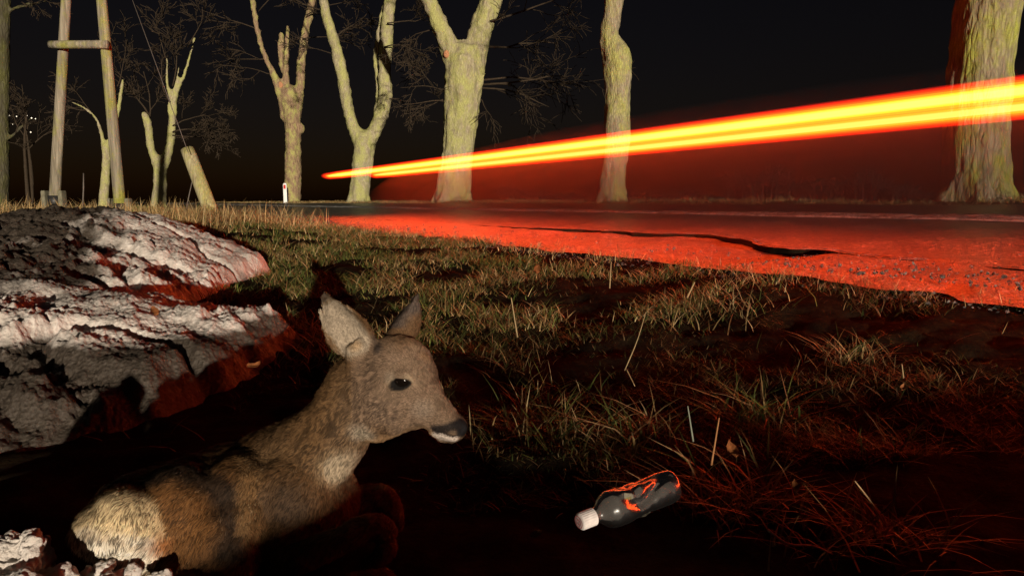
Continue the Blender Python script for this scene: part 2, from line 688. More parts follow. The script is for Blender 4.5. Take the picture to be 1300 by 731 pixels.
tt2 = np.linspace(0, 1, 16)
Sg, Tg = np.meshgrid(ss, tt2, indexing='ij')
nearD = 2.90 + .13 * fbm(p3(ss, 0 * ss, .9), 3, 31)[:, None] + .10 * fbm(p3(ss, 0 * ss, 4.5), 3, 32)[:, None]
Dg = nearD + (edge_D(ss)[:, None] + .12 - nearD) * Tg
Xg, Yg = xy(Sg, Dg)
hh = step_h(ss)[:, None]
Zg = cross(Dg) - hh * sstep(0, .5, Tg) - .02 * (1 - sstep(0, .25, Tg)) + .016 * fbm(p3(Xg, Yg, 3.5), 4, 33).reshape(Sg.shape) - .004
V = np.stack([Xg, Yg, Zg], 2).reshape(-1, 3)
n1, n2 = Sg.shape
i, j = np.meshgrid(np.arange(n1 - 1), np.arange(n2 - 1), indexing='ij')
k = (i * n2 + j).ravel()
tag(obj('road_shoulder', V, [np.stack([k, k + n2, k + n2 + 1, k + 1], 1)[:, ::-1]], M['shoulder']), kind='structure')


def stripe(D0, wd):
    """thermoplastic line: raised drops in rows across its width"""
    m = 11
    V, Q = [], []
    sl = ss[(ss > -20) & (ss < 400)]
    for c_ in range(m):
        d = D0 + wd * c_ / (m - 1)
        x, y = xy(sl, d)
        hgt = (.024 if c_ % 2 else .001) * (.7 + .6 * vnoise(p3(sl, 0 * sl + c_, 9.0), 77)) * (0 < c_ < m - 1)
        V.append(np.stack([x, y, cross(d) + .012 * fbm(p3(sl, 0 * sl + d, .7), 3, 21) + .005 + hgt], 1))
    n = len(sl)
    V = np.concatenate(V)
    i, j = np.meshgrid(np.arange(m - 1), np.arange(n - 1), indexing='ij')
    k = (i * n + j).ravel()
    return V, np.stack([k, k + n, k + n + 1, k + 1], 1), np.zeros((0, 3), int)


mb = MB()
mb.add(stripe(6.36, .13))
mb.add(stripe(6.66, .13))
tag(mb.build('centre_line_marking', M['paint']), kind='structure')

# grit and stones along the broken edge
rgp = np.random.default_rng(44)
npb = 6000
sp_ = np.exp(rgp.uniform(np.log(1.2), np.log(22), npb)) - 1.0
dp_ = 2.86 + np.abs(rgp.normal(0, .42, npb)) - .10
xp_, yp_ = xy(sp_, dp_)
hs_ = np.where(dp_ > edge_D(sp_), 0, step_h(sp_))
zp_ = np.where(dp_ > 2.98, cross(dp_) - hs_, np.maximum(ground_z(xp_, yp_), cross(dp_) - .045))
rad = .002 + .003 * rgp.random(npb) ** 3 * 3
oct_ = np.array([(1, 0, 0), (-1, 0, 0), (0, 1, 0), (0, -1, 0), (0, 0, .7), (0, 0, -.7)], float)
PV = np.stack([xp_, yp_, zp_ + .002], 1)[:, None] + (oct_[None] + rgp.normal(0, .28, (npb, 6, 3))) * rad[:, None, None]
of = np.array([(0, 2, 4), (2, 1, 4), (1, 3, 4), (3, 0, 4), (2, 0, 5), (1, 2, 5), (3, 1, 5), (0, 3, 5)])
M['grit'] = plain('grit', (.13, .115, .10), .8, .3, .5, 40, .2)
tag(obj('gravel', PV.reshape(-1, 3), [(np.arange(npb)[:, None, None] * 6 + of[None]).reshape(-1, 3)], M['grit'], None, False), kind='stuff')

# ------------------------------------------------------------------ snow heap
ctrl = [(-120, 300, 3.6), (-120, 380, 2.5), (-120, 470, 1.8), (-120, 560, 1.5),
        (0, 300, 3.6), (0, 335, 2.95), (0, 385, 2.35), (0, 440, 2.02), (0, 500, 1.74), (0, 560, 1.54),
        (60, 277, 4.2), (110, 269, 4.5), (170, 269, 5.0), (60, 325, 3.2), (60, 385, 2.4),
        (150, 300, 3.9), (150, 345, 3.15), (150, 374, 2.75), (230, 286, 4.9), (262, 297, 4.95), (312, 317, 4.75), (230, 320, 4.0), (230, 352, 3.35), (225, 374, 3.02),
        (300, 312, 4.7), (300, 331, 4.25), (300, 346, 3.95), (355, 331, 4.6),
        (60, 397, 2.25), (120, 387, 2.38), (200, 383, 2.65), (300, 384, 2.92), (385, 396, 2.80),
        (100, 440, 2.0), (200, 440, 2.08), (300, 430, 2.28), (395, 420, 2.35),
        (100, 500, 1.72), (200, 500, 1.76), (300, 480, 1.92), (100, 560, 1.54), (200, 550, 1.58), (180, 620, 1.34)]
cp = np.array([at(*c) for c in ctrl] + [(-2.2, 6.2, .05), (-3.4, 6.0, .05), (-4.2, 5.2, .1), (-1.6, 6.0, .0), (-3.6, 4.2, .22)])


def tps_fit(P, z, lam=1e-3):
    n = len(P)
    d = np.linalg.norm(P[:, None] - P[None], axis=2)
    K = np.where(d > 0, d * d * np.log(d + 1e-12), 0) + lam * np.eye(n)
    A = np.zeros((n + 3, n + 3))
    A[:n, :n] = K
    A[:n, n] = 1; A[:n, n + 1:] = P
    A[n, :n] = 1; A[n + 1:, :n] = P.T
    return np.linalg.solve(A, np.concatenate([z, [0, 0, 0]]))


def tps_eval(w, P, X):
    out = np.empty(len(X))
    for a in range(0, len(X), 20000):
        x = X[a:a + 20000]
        d = np.linalg.norm(x[:, None] - P[None], axis=2)
        out[a:a + 20000] = np.where(d > 0, d * d * np.log(d + 1e-12), 0) @ w[:-3] + w[-3] + x @ w[-2:]
    return out


wt = tps_fit(cp[:, :2], cp[:, 2])
out_px = [(-150, 570, 1.45), (-150, 400, 2.4), (-150, 300, 4.2), (-40, 285, 5.0), (60, 268, 5.5), (170, 262, 5.9), (215, 276, 5.5), (264, 294, 5.2), (314, 314, 4.9), (357, 331, 4.64),
          (300, 348, 3.9), (240, 370, 3.18), (214, 378, 2.95), (300, 379, 3.0), (392, 394, 2.86), (398, 414, 2.6), (315, 458, 2.1), (205, 512, 1.74), (80, 545, 1.58), (-40, 560, 1.5)]
poly = np.array([at(*c)[:2] for c in out_px])  # front rim follows the shade line, dark soil replacing shaded snow


def poly_sdf(P, poly):
    d = np.full(len(P), 1e9)
    ins = np.zeros(len(P), bool)
    n = len(poly)
    for a in range(n):
        A, B = poly[a], poly[(a + 1) % n]
        e = B - A
        w = P - A
        t = np.clip((w @ e) / (e @ e), 0, 1)
        d = np.minimum(d, np.linalg.norm(w - t[:, None] * e, axis=1))
        c = ((A[1] > P[:, 1]) != (B[1] > P[:, 1]))
        xi = A[0] + (P[:, 1] - A[1]) / (B[1] - A[1] + 1e-12) * (B[0] - A[0])
        ins ^= c & (P[:, 0] < xi)
    return np.where(ins, d, -d)


na, nr = 460, 520
ang = np.linspace(R(-47), R(-13), na)
rr = np.exp(np.linspace(np.log(1.0), np.log(7.4), nr))
A_, R_ = np.meshgrid(ang, rr, indexing='ij')
SX, SY = R_ * np.sin(A_), R_ * np.cos(A_)
P2 = np.stack([SX.ravel(), SY.ravel()], 1)
edge = poly_sdf(P2 + .05 * np.stack([fbm(p3(P2[:, 0], P2[:, 1], 6), 3, 41), fbm(p3(P2[:, 0], P2[:, 1], 6), 3, 42)], 1), poly)
sz = tps_eval(wt, cp[:, :2], P2)
gz = ground_z(P2[:, 0], P2[:, 1])
lump = fbm(p3(P2[:, 0], P2[:, 1], 4.0), 4, 51)
rid = 1 - np.abs(fbm(p3(P2[:, 0] * .6 + P2[:, 1] * .5, P2[:, 1], 5.0), 3, 52)) * 2
fine = fbm(p3(P2[:, 0], P2[:, 1], 22.0), 3, 53)
fine2 = np.abs(fbm(p3(P2[:, 0], P2[:, 1], 48.0), 2, 57))
crumb = np.abs(fbm(p3(P2[:, 0], P2[:, 1], 17.0), 2, 58)) + .6 * np.abs(fbm(p3(P2[:, 0], P2[:, 1], 37.0), 2, 59))
rough_ = .25 + 1.1 * sstep(-.25, .35, fbm(p3(P2[:, 0], P2[:, 1], 1.9), 3, 66))
crumb = .3 + (crumb - .3) * rough_
fine = fine * rough_
sz = sz + .036 * lump - .06 * sstep(.16, .0, np.abs(fbm(p3(P2[:, 0] * .8 + P2[:, 1] * .6, P2[:, 1], 1.6), 3, 67))) + .016 * fine + .022 * (crumb - .3) + .014 * (np.abs(fbm(p3(P2[:, 0], P2[:, 1], 60.0), 2, 56)) - .2) + .024 * fbm(p3(P2[:, 0], P2[:, 1], 8.5), 2, 54)
rampw = np.interp(P2[:, 1], [2.85, 3.2], [.20, .12])
zz = gz - .05 + (np.maximum(sz, gz + .03) - gz + .05) * sstep(-.02, rampw, edge)
zz = np.where(edge < -.03, gz - .08, zz)
keep = (edge > -.12).reshape(na, nr)
fk = keep[:-1, :-1] | keep[1:, :-1] | keep[:-1, 1:] | keep[1:, 1:]
i, j = np.nonzero(fk)
k = i * nr + j
V = np.stack([P2[:, 0], P2[:, 1], zz], 1)
px_, py_ = topx(V)
# soil ploughed into the heap: most of it on its left shoulder and crest
dirt_shade = .85 * sstep(-.51, -.68, V[:, 0] / V[:, 1] + .10 * fbm(p3(P2[:, 0], P2[:, 1], 3.0), 3, 68)) * sstep(2.2, 2.9, V[:, 1]) + .5 * sstep(.2, .32, V[:, 2]) * sstep(-.50, -.57, V[:, 0] / V[:, 1])
dirt_shade = dirt_shade + .8 * sstep(2.25, 1.7, V[:, 1]) * sstep(-.2, -.9, V[:, 0])
dirt_shade = -.30 + dirt_shade * 1.35 + .95 * fbm(p3(P2[:, 0] + .4 * P2[:, 1], P2[:, 1] * 1.6, 2.4), 5, 61, .6) - .3 * fine
dirt_shade = dirt_shade + 2.4 * sstep(.26, .14, edge) * sstep(2.7, 2.4, V[:, 1]) * sstep(-.95, -.75, V[:, 0])  # right front rim darkened to paint in the shade lying there
dirt_shade = dirt_shade + 1.4 * sstep(-.065, -.12, V[:, 2]) * sstep(3.0, 2.6, V[:, 1])  # low front: soil tone deepened to paint in the shade
dirt_shade = dirt_shade + .5 * sstep(.10, .0, edge) * (fbm(p3(P2[:, 0], P2[:, 1], 7), 2, 63) > .1)
Qs = np.stack([k, k + 1, k + nr + 1, k + nr], 1)
used = np.unique(Qs)
mp = np.full(len(V), -1)
mp[used] = np.arange(len(used))
snow = obj('snow_bank', V[used], [mp[Qs][:, ::-1]], M['snow'], None, True, np.repeat(dirt_shade[used][:, None], 3, 1))
tag(snow, 'dirty heap of melting ploughed snow behind the deer, left of the grass verge', 'snow heap')


def in_snow(x, y, m=.0):
    return poly_sdf(np.stack([x, y], 1), poly) > m


# snow lumps close to the camera by the rump
lumps = [(18, 702, .86, .030, 'pale snow lump at the lower left corner, topmost one in front of the deer'),
         (72, 742, .86, .030, 'snow clod under the deer rump, left of the largest clod'),
         (150, 738, .91, .024, 'rough snow clod right below the white rump of the deer'),
         (20, 748, .82, .040, 'large crumbly snow clod filling the lower left corner'),
         (112, 726, .92, .012, 'small snow crumb lying below the left edge of the pale rump'),
         (198, 740, .91, .014, 'small snow clod below the reddish spot of the deer'),
         (-110, 712, .86, .075, 'snow mound added past the left edge beside the topmost lump, shading the snow behind'),  # added past the frame edge to throw shade on the heap
         (48, 690, .95, .020, 'greyish snow lump half in shadow left of the deer rump')]
for li, (px, py, Y, r, lab) in enumerate(lumps):
    c = at(px, py, Y)
    mbx = MB()
    rs = np.random.default_rng(100 + li)
    for q in range(7):
        o = c + rs.normal(0, r * .5, 3) * np.array([1.2, .8, .5])
        a = rs.uniform(.45, .8) * r
        mbx.add(ellipsoid(o, np.diag([a, a, a * .8]), 12, 8))
    gbase = ground_z(np.array([c[0]]), np.array([c[1]]))[0]
    PP = np.array([[c[0], c[1], gbase - .02], [c[0], c[1], c[2]]])
    mbx.add(tube(PP, [r * 1.5, r * .8], 14))
    me = fuse(mbx, max(.0022, r * .07), 2)
    Vv = get_v(me)
    Nn = get_n(me)
    Vv += Nn * (r * .34 * fbm(Vv * (1.1 / r), 3, 70 + li) + .0075 * fbm(Vv * 75, 3, 170 + li) - .006 * np.abs(fbm(Vv * 140, 2, 171)))[:, None]
    o = np.array([c[0], c[1], Vv[:, 2].min()])
    set_v(me, Vv - o)
    set_col(me, np.repeat((-.25 + .3 * fbm(Vv * 30, 2, 5))[:, None], 3, 1))
    me.materials.append(M['snow'])
    ob = bpy.data.objects.new('snow_lump', me)
    C.objects.link(ob)
    ob.location = o
    tag(ob, lab, 'snow lump', 'snow lumps in front of the deer')

# ------------------------------------------------------------------ roe deer
def seg_nodes(nodes, n, seg=22):
    """nodes: (px, py, Y, half height in px, sideways half width in metres)"""
    b = bez(nodes, n)
    P = np.array([at(q[0], q[1], q[2]) for q in b])
    rv = np.array([q[3] * mpp(p) for q, p in zip(b, P)])
    rl = b[:, 4]
    As, Bs = [], []
    for a in range(len(P)):
        t = norm(P[min(a + 1, len(P) - 1)] - P[max(a - 1, 0)])
        v = norm(np.cross(np.cross(t, [0, -1.0, .15]), t)) if False else None
        lat = norm(np.array([0, -1.0, .3]) - t * np.dot(t, [0, -1.0, .3]))
        v = np.cross(lat, t)
        As.append(lat * rl[a])
        Bs.append(v * rv[a])
    return rings(P, As, Bs, seg)


dm = MB()
# trunk from rump to brisket
dm.add(seg_nodes([(112, 680, .99, 10, .02), (122, 676, .99, 40, .06), (150, 672, 1.01, 66, .085), (195, 675, 1.05, 91, .105), (250, 680, 1.09, 110, .145), (300, 676, 1.13, 114, .150),
                  (345, 660, 1.15, 106, .130), (388, 640, 1.15, 82, .092), (420, 632, 1.13, 55, .07), (438, 628, 1.12, 25, .04)], 34, 30))
# neck
dm.add(seg_nodes([(318, 628, 1.17, 66, .085), (352, 607, 1.16, 66, .082), (388, 583, 1.145, 58, .068), (416, 556, 1.13, 49, .056), (438, 527, 1.12, 44, .050), (455, 497, 1.115, 46, .047), (470, 475, 1.11, 36, .040)], 26, 26))
# head: (top px, bottom px, half width, Y of the axis)
HR = [((458, 444), (440, 520), .026, 1.12), ((470, 435), (450, 540), .042, 1.115), ((496, 427), (464, 556), .048, 1.105), ((519, 429), (484, 559), .053, 1.095), ((535, 441), (502, 553), .049, 1.088),
      ((546, 458), (517, 547), .040, 1.08), ((551, 478), (532, 543), .035, 1.07), ((560, 497), (545, 543), .0265, 1.062), ((573, 517), (557, 552), .0245, 1.052),
      ((585, 529), (567, 560), .022, 1.046), ((591, 536), (576, 561), .018, 1.042), ((594, 544), (584, 559), .009, 1.039)]
cs, As, Bs = [], [], []
HT = [at(*h[0], h[3]) for h in HR]
HBt = [at(*h[1], h[3]) for h in HR]
ctrs = [(a + b) / 2 for a, b in zip(HT, HBt)]
HAX = norm(ctrs[-1] - ctrs[0])
for q, h in enumerate(HR):
    v = (HT[q] - HBt[q]) / 2
    lat = norm(np.cross(v, HAX))
    if lat[1] > 0: lat = -lat
    cs.append(ctrs[q]); As.append(lat * h[2]); Bs.append(v)
HLAT = norm(np.cross(norm(Bs[5]), HAX))
if HLAT[1] > 0: HLAT = -HLAT
pk = bez(np.concatenate([np.array(cs), np.array(As), np.array(Bs)], 1), 30)
dm.add(rings(pk[:, :3], pk[:, 3:6], pk[:, 6:9], 28, .92))
# brow ridges, cheek and muzzle swellings
eye_c = at(509, 486, 1.045)
dm.add(ellipsoid(eye_c + HLAT * -.006 + np.array([.002, 0, .012]), [HAX * .022, np.cross(HLAT, HAX) * .011, HLAT * .012], 14, 9))
dm.add(ellipsoid(at(492, 528, 1.06), [HAX * .036, np.cross(HLAT, HAX) * .028, HLAT * .016], 14, 9))
dm.add(ellipsoid(at(577, 541, 1.035), [HAX * .012, np.cross(HLAT, HAX) * .013, HLAT * .010], 12, 8))
# lower jaw lip
dm.add(seg_nodes([(548, 547, 1.057, 4, .013), (562, 555, 1.05, 5, .013), (577, 559, 1.044, 4, .011)], 8, 12))


def ear(base_l, base_r, tip, Yb, Yt, bulge_l, bulge_r, cup, thick):
    """cupped leaf between two base corners and a tip; bulges in px, cup > 0 opens to the camera"""
    n, m = 22, 13
    bl, br, tp = at(*base_l, Yb), at(*base_r, Yb), at(*tip, Yt)
    G = []
    for t in np.linspace(0, 1, n):
        L = bl * (1 - t) + tp * t
        Rr = br * (1 - t) + tp * t
        ax = norm(br - bl)
        k = mpp(bl)
        bul = math.sin(math.pi * t ** .85)
        L = L - ax * bulge_l * k * bul
        Rr = Rr + ax * bulge_r * k * bul
        row = []
        for a in np.linspace(0, 1, m):
            q = L * (1 - a) + Rr * a
            d = cup * (1 - (2 * a - 1) ** 2) * (math.sin(math.pi * min(1, t * .8 + .12)))
            row.append(q + np.array([0, 1, -.1]) * d)
        G.append(row)
    G = np.array(G)
    th = thick * (1 - .45 * np.linspace(0, 1, n))[:, None, None]
    Bk = G + np.array([0, 1, 0]) * th
    V = np.concatenate([G.reshape(-1, 3), Bk.reshape(-1, 3)])
    o = n * m
    Q = []
    for a in range(n - 1):
        for b in range(m - 1):
            q = a * m + b
            Q.append((q, q + 1, q + m + 1, q + m))
            Q.append((o + q, o + q + m, o + q + m + 1, o + q + 1))
    bd = [b for b in range(m)] + [a * m + m - 1 for a in range(1, n)] + [(n - 1) * m + b for b in range(m - 2, -1, -1)] + [a * m for a in range(n - 2, 0, -1)]
    for a in range(len(bd)):
        p, q = bd[a], bd[(a + 1) % len(bd)]
        Q.append((p, o + p, o + q, q))
    return V, np.array(Q), np.zeros((0, 3), int)


dm.add(ear((438, 456), (478, 440), (408, 371), 1.085, 1.07, 17, 14, .026, .010))
dm.add(ear((486, 438), (527, 432), (531, 371), 1.13, 1.165, 8, 6, -.018, .010))
# ear roots
dm.add(seg_nodes([(462, 466, 1.095, 20, .024), (455, 448, 1.09, 17, .018), (449, 436, 1.095, 12, .010)], 8, 14))
dm.add(seg_nodes([(500, 450, 1.115, 20, .028), (506, 432, 1.13, 17, .022), (509, 418, 1.143, 14, .016), (515, 402, 1.15, 9, .011)], 10, 14))
dm.add(ellipsoid(at(306, 612, 1.085), np.diag([.055, .062, .050]), 18, 10))
dm.add(ellipsoid(at(304, 655, 1.06), np.diag([.05, .060, .055]), 18, 10))
# near thigh folded on the ground, lower leg and hock under it
c = at(238, 668, 1.055)
dm.add(ellipsoid(c, [np.array([.080, .028, 0]), np.array([0, -.025, .108]), np.array([-.02, .066, .02])], 24, 14))
dm.add(ellipsoid(at(165, 672, 1.0), [np.array([.062, -.01, 0]), np.array([0, -.02, .075]), np.array([0, .055, .01])], 20, 12))
dm.add(ellipsoid(at(270, 700, 1.035), [np.array([.05, .01, 0]), np.array([0, -.01, .07]), np.array([0, .05, .01])], 20, 12))


def leg(pts, rad):
    P = np.array([at(*p) for p in pts])
    b = bez(np.concatenate([P, np.array(rad)[:, None]], 1), 18)
    PP, rr_ = dome_ends(list(b[:, :3]), list(b[:, 3]))
    return tube(PP, rr_, 14)


dm.add(leg([(288, 690, 1.03), (298, 722, 1.0), (275, 748, .97), (228, 748, .95)], [.045, .034, .024, .019]))
dm.add(leg([(228, 752, .96), (216, 730, .955), (222, 718, .965)], [.017, .013, .012]))
dm.add(leg([(216, 742, .94), (300, 755, .94), (390, 745, .97), (450, 738, .99), (490, 735, 1.0)], [.017, .014, .013, .012, .014]))
# shoulder blade, forearm folded, and the far foreleg
dm.add(ellipsoid(at(374, 640, 1.09), [np.array([.058, .0, .02]), np.array([-.02, -.01, .085]), np.array([0, .045, .0])], 20, 12))
dm.add(leg([(374, 655, 1.085), (356, 700, 1.05), (362, 725, 1.03)], [.042, .036, .028]))
dm.add(leg([(362, 722, 1.02), (420, 690, 1.03), (478, 668, 1.05), (492, 690, 1.05), (470, 720, 1.04), (425, 735, 1.02)], [.028, .023, .019, .017, .014, .015]))
dm.add(leg([(410, 650, 1.15), (450, 640, 1.17), (486, 632, 1.18), (500, 660, 1.17), (490, 690, 1.16)], [.04, .030, .021, .017, .014]))
# short tail tuft hidden in the pale rump
dm.add(seg_nodes([(112, 672, .965, 14, .014), (101, 681, .958, 12, .012), (94, 688, .955, 7, .008)], 8, 12))

dme = fuse(dm, .0034, 5, .5)


def melt(me, wfun, it):
    """soften the joints of a body: neighbour averaging, weighted per vertex"""
    V = get_v(me)
    e = np.empty(len(me.edges) * 2, np.int32)
    me.edges.foreach_get('vertices', e)
    e = e.reshape(-1, 2)
    deg = np.bincount(e.ravel(), minlength=len(V)).astype(float)[:, None]
    w = wfun(V)[:, None]
    for _ in range(it):
        A = np.zeros_like(V)
        for c_ in range(3):
            A[:, c_] = np.bincount(e[:, 0], V[e[:, 1], c_], len(V)) + np.bincount(e[:, 1], V[e[:, 0], c_], len(V))
        V += w * .5 * (A / np.maximum(deg, 1) - V)
    set_v(me, V)


def w_melt(V):
    px, py = topx(V)
    return np.clip(sstep(455, 425, px) * sstep(400, 480, py) * np.where(py > 470, 1, 0) + .025, 0, 1)


melt(dme, w_melt, 48)
V = get_v(dme)
Nn = get_n(dme)
PX, PY = topx(V)

CAM = Vector((0, 0, CAMZ))


def hit(bvh, px, py):
    for r_ in range(0, 16):                       # nearest spot of the body when the line of sight just misses it
        for a_ in range(1 if r_ == 0 else 12):
            d = Vector(at(px + r_ * math.cos(a_ * .5236), py + r_ * math.sin(a_ * .5236), 1.0)) - CAM
            h = bvh.ray_cast(CAM, d.normalized())
            if h[0] is not None: return np.array(h[0]), np.array(h[1])
    return np.array(h[0]) if h[0] is not None else None, np.array(h[1]) if h[1] is not None else None


def bvh_of(me):
    vv = [Vector(q) for q in get_v(me)]
    return BVHTree.FromPolygons(vv, [tuple(p.vertices) for p in me.polygons])


bv = bvh_of(dme)
eh, en = hit(bv, 509, 486)
ea = norm(HAX - en * np.dot(HAX, en))
ea = norm(ea * .985 + np.cross(ea, en) * (-.0))
eb = np.cross(en, ea)
if eb[2] < 0: eb = -eb
rel = V - eh
a_, b_, c_ = rel @ ea, rel @ eb, rel @ en
# the slit is level in the picture, so turn it a little against the head axis
rot = R(24)
a2 = a_ * math.cos(rot) + b_ * math.sin(rot)
b2 = -a_ * math.sin(rot) + b_ * math.cos(rot)
e = np.sqrt((a2 / .0148) ** 2 + ((b2) / .0081) ** 2)
ok = np.abs(c_) < .03
dis = np.where(ok & (e < 1), -.0075 * (1 - e ** 2), 0) + np.where(ok, .0026 * np.exp(-((e - 1.28) / .22) ** 2), 0)
dis += np.where(ok & (b2 > 0), .003 * np.exp(-((e - 1.9) / .4) ** 2), 0)
nh, nn = hit(bv, 586, 544)
if nh is not None:
    q = V - nh
    dn = np.linalg.norm(q, axis=1)
    dis += -.004 * np.exp(-(dn / .005) ** 2)
V2 = V + en[None] * dis[:, None]
# mouth line
mline = np.array([hit(bv, x, y)[0] for x, y in [(549, 546), (557, 549), (566, 552), (576, 554), (584, 553)]])


def dist_line(P, L):
    d = np.full(len(P), 9.0)
    for p, q in zip(L[:-1], L[1:]):
        e_ = q - p
        t = np.clip(((P - p) @ e_) / (e_ @ e_), 0, 1)
        d = np.minimum(d, np.linalg.norm(P - p - t[:, None] * e_, axis=1))
    return d


V2 -= Nn * (.0018 * np.exp(-(dist_line(V, mline) / .0022) ** 2))[:, None]
# loose winter coat: slight folds
V2 += Nn * (.0035 * fbm(V * 28, 3, 81) * (PX < 440))[:, None]
V2 += Nn * (.0016 * fbm(V * 90, 2, 82))[:, None]
set_v(dme, V2)
Nn = get_n(dme)
V = V2


def blob(P, c, r0, r1):
    return sstep(r1, r0, np.linalg.norm(P - c, axis=1))


def coat(P):
    """coat colour of the animal as it grows, by place on the body"""
    n1 = fbm(P * 40, 3, 91)
    px, py = topx(P)
    base = np.tile(np.array([.120, .068, .032]), (len(P), 1))

    def put(w, c):
        nonlocal base
        w = np.clip(w, 0, 1)[:, None]
        base = base * (1 - w) + np.asarray(c)[None] * w
    H = lambda x, y: np.array(hit(bv, x, y)[0])
    put(.8 * blob(P, H(240, 650), .03, .10), (.175, .090, .036))
    # grizzled dark saddle over back and thigh rim
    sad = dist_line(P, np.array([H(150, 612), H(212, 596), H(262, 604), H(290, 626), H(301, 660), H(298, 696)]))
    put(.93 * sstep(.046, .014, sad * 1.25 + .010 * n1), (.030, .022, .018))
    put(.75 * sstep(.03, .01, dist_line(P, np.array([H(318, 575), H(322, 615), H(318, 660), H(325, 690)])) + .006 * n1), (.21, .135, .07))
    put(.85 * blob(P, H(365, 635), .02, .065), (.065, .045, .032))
    put(.6 * blob(P, H(350, 565), .02, .06), (.085, .066, .05))
    # neck grey-brown, paler throat
    nk = dist_line(P, np.array([at(380, 585, 1.14), at(428, 545, 1.12), at(455, 500, 1.11)]))
    put(.75 * sstep(.10, .05, nk), (.165, .108, .060))
    put(.8 * blob(P, H(434, 590), .016, .052), (.36, .29, .20))
    put(.7 * blob(P, H(462, 548), .012, .032), (.33, .28, .21))
    # head
    hd = dist_line(P, np.array([at(468, 480, 1.10), at(530, 495, 1.085), at(575, 540, 1.05)]))
    put(.95 * sstep(.085, .06, hd) * (P[:, 0] > at(455, 480, 1.1)[0]), (.185, .125, .080))
    put(.7 * blob(P, H(522, 480), .004, .020), (.34, .255, .17))
    put(.6 * blob(P, H(497, 480), .004, .016), (.30, .235, .165))
    put(.5 * blob(P, H(538, 520), .006, .024), (.24, .19, .14))
    put(.75 * blob(P, H(541, 455), .004, .016), (.25, .15, .08))
    put(.7 * sstep(.024, .006, dist_line(P, np.array([at(478, 558, 1.08), at(505, 553, 1.07), at(543, 551, 1.05)]))), (.31, .19, .095))
    # ears
    ei = dist_line(P, np.array([at(424, 400, 1.085), at(450, 435, 1.09)]))
    inner = sstep(.036, .022, ei) * (Nn_ref(P)[:, 1] < .1)
    put(.9 * inner, (.33, .27, .20))
    put(.8 * blob(P, H(452, 440), .004, .017) , (.36, .24, .13))
    put(.85 * blob(P, at(408, 374, 1.08), .006, .030), (.045, .036, .03))
    fe = dist_line(P, np.array([at(506, 412, 1.145), at(528, 378, 1.16)]))
    put(.8 * sstep(.028, .018, fe) * sstep(440, 416, py), (.085, .07, .06))
    put(.85 * sstep(.012, .004, dist_line(P, np.array([at(476, 432, 1.08), at(484, 445, 1.075)]))), (.035, .028, .024))
    # rump patch
    rp = dist_line(P, np.array([H(128, 665), H(152, 655), H(165, 690)]))
    put(sstep(.062, .040, rp + .006 * n1), (.56, .42, .24))
    put(.9 * sstep(.036, .020, dist_line(P, np.array([H(118, 690), H(150, 695), H(180, 700)])) + .004 * n1), (.60, .54, .44))
    put(.55 * sstep(.008, .003, dist_line(P, np.array([H(112, 672), H(140, 674), H(182, 690)])) + .002 * n1), (.30, .20, .11))
    put(.8 * blob(P, H(205, 688), .006, .024), (.27, .10, .035))
    put(.7 * blob(P, H(214, 702), .003, .010), (.06, .028, .025))
    put(.7 * blob(P, H(97, 682), .003, .012), (.40, .22, .09))
    # muzzle
    put(sstep(.0185, .0130, dist_line(P, np.array([at(590, 540, 1.03), at(592, 546, 1.03)]))), (.012, .011, .012))
    put(.95 * sstep(.0095, .0050, dist_line(P, np.array([H(583, 538), H(568, 544), H(553, 545)]))), (.014, .012, .012))
    put(sstep(.0085, .0055, dist_line(P, np.array([H(556, 553), H(567, 557), H(577, 558)])) ), (.62, .52, .45))
    put(sstep(.0032, .0016, dist_line(P, mline)), (.02, .015, .013))
    # eye rim
    rl = P - eh
    a1, b1, c1 = rl @ ea, rl @ eb, rl @ en
    A2 = a1 * math.cos(rot) + b1 * math.sin(rot)
    B2 = -a1 * math.sin(rot) + b1 * math.cos(rot)
    ee = np.sqrt((A2 / .0148) ** 2 + (B2 / .0081) ** 2)
    put((np.abs(c1) < .02) * sstep(1.42, 1.12, ee), (.012, .010, .009))
    return base * (1 + .12 * n1)[:, None]


_tree = None


def Nn_ref(P):
    out = np.empty((len(P), 3))
    for q in range(len(P)):
        r = bv2.find_nearest(Vector(P[q]))
        out[q] = r[1]
    return out


bv2 = bvh_of(dme)
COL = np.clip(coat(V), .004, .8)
deer_base = np.array([V[:, 0].mean(), V[:, 1].mean(), V[:, 2].min()])
deer = empty('roe_deer', deer_base, 'young brown roe deer lying on the verge with raised head, pale rump and upright ears', 'deer')
set_v(dme, V - deer_base)
set_col(dme, COL)
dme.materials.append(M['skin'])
dob = bpy.data.objects.new('body', dme)
C.objects.link(dob)
dob.parent = deer

# fur: every hair its own tapered strip lying along the lie of the coat
nF = len(dme.polygons)
vi = np.empty(nF * 4, np.int32)
try:
    dme.polygons.foreach_get('vertices', vi)
    quads = vi.reshape(-1, 4)
except Exception:
    quads = np.array([tuple(p.vertices)[:4] if len(p.vertices) >= 4 else (*p.vertices, p.vertices[0]) for p in dme.polygons])
qc = V[quads].mean(1)
qa = np.linalg.norm(np.cross(V[quads[:, 1]] - V[quads[:, 0]], V[quads[:, 2]] - V[quads[:, 0]]), axis=1)
qn = Nn[quads].mean(1)
facing = (qn @ norm(np.array([.1, -1, .35])))
lens_flow = []  # flow nodes: (point, direction, length)


def fl(px, py, Y, dx, dy, dY, ln):
    p = at(px, py, Y)
    q = at(px + dx, py + dy, Y + dY)
    lens_flow.append((p, norm(q - p), ln))


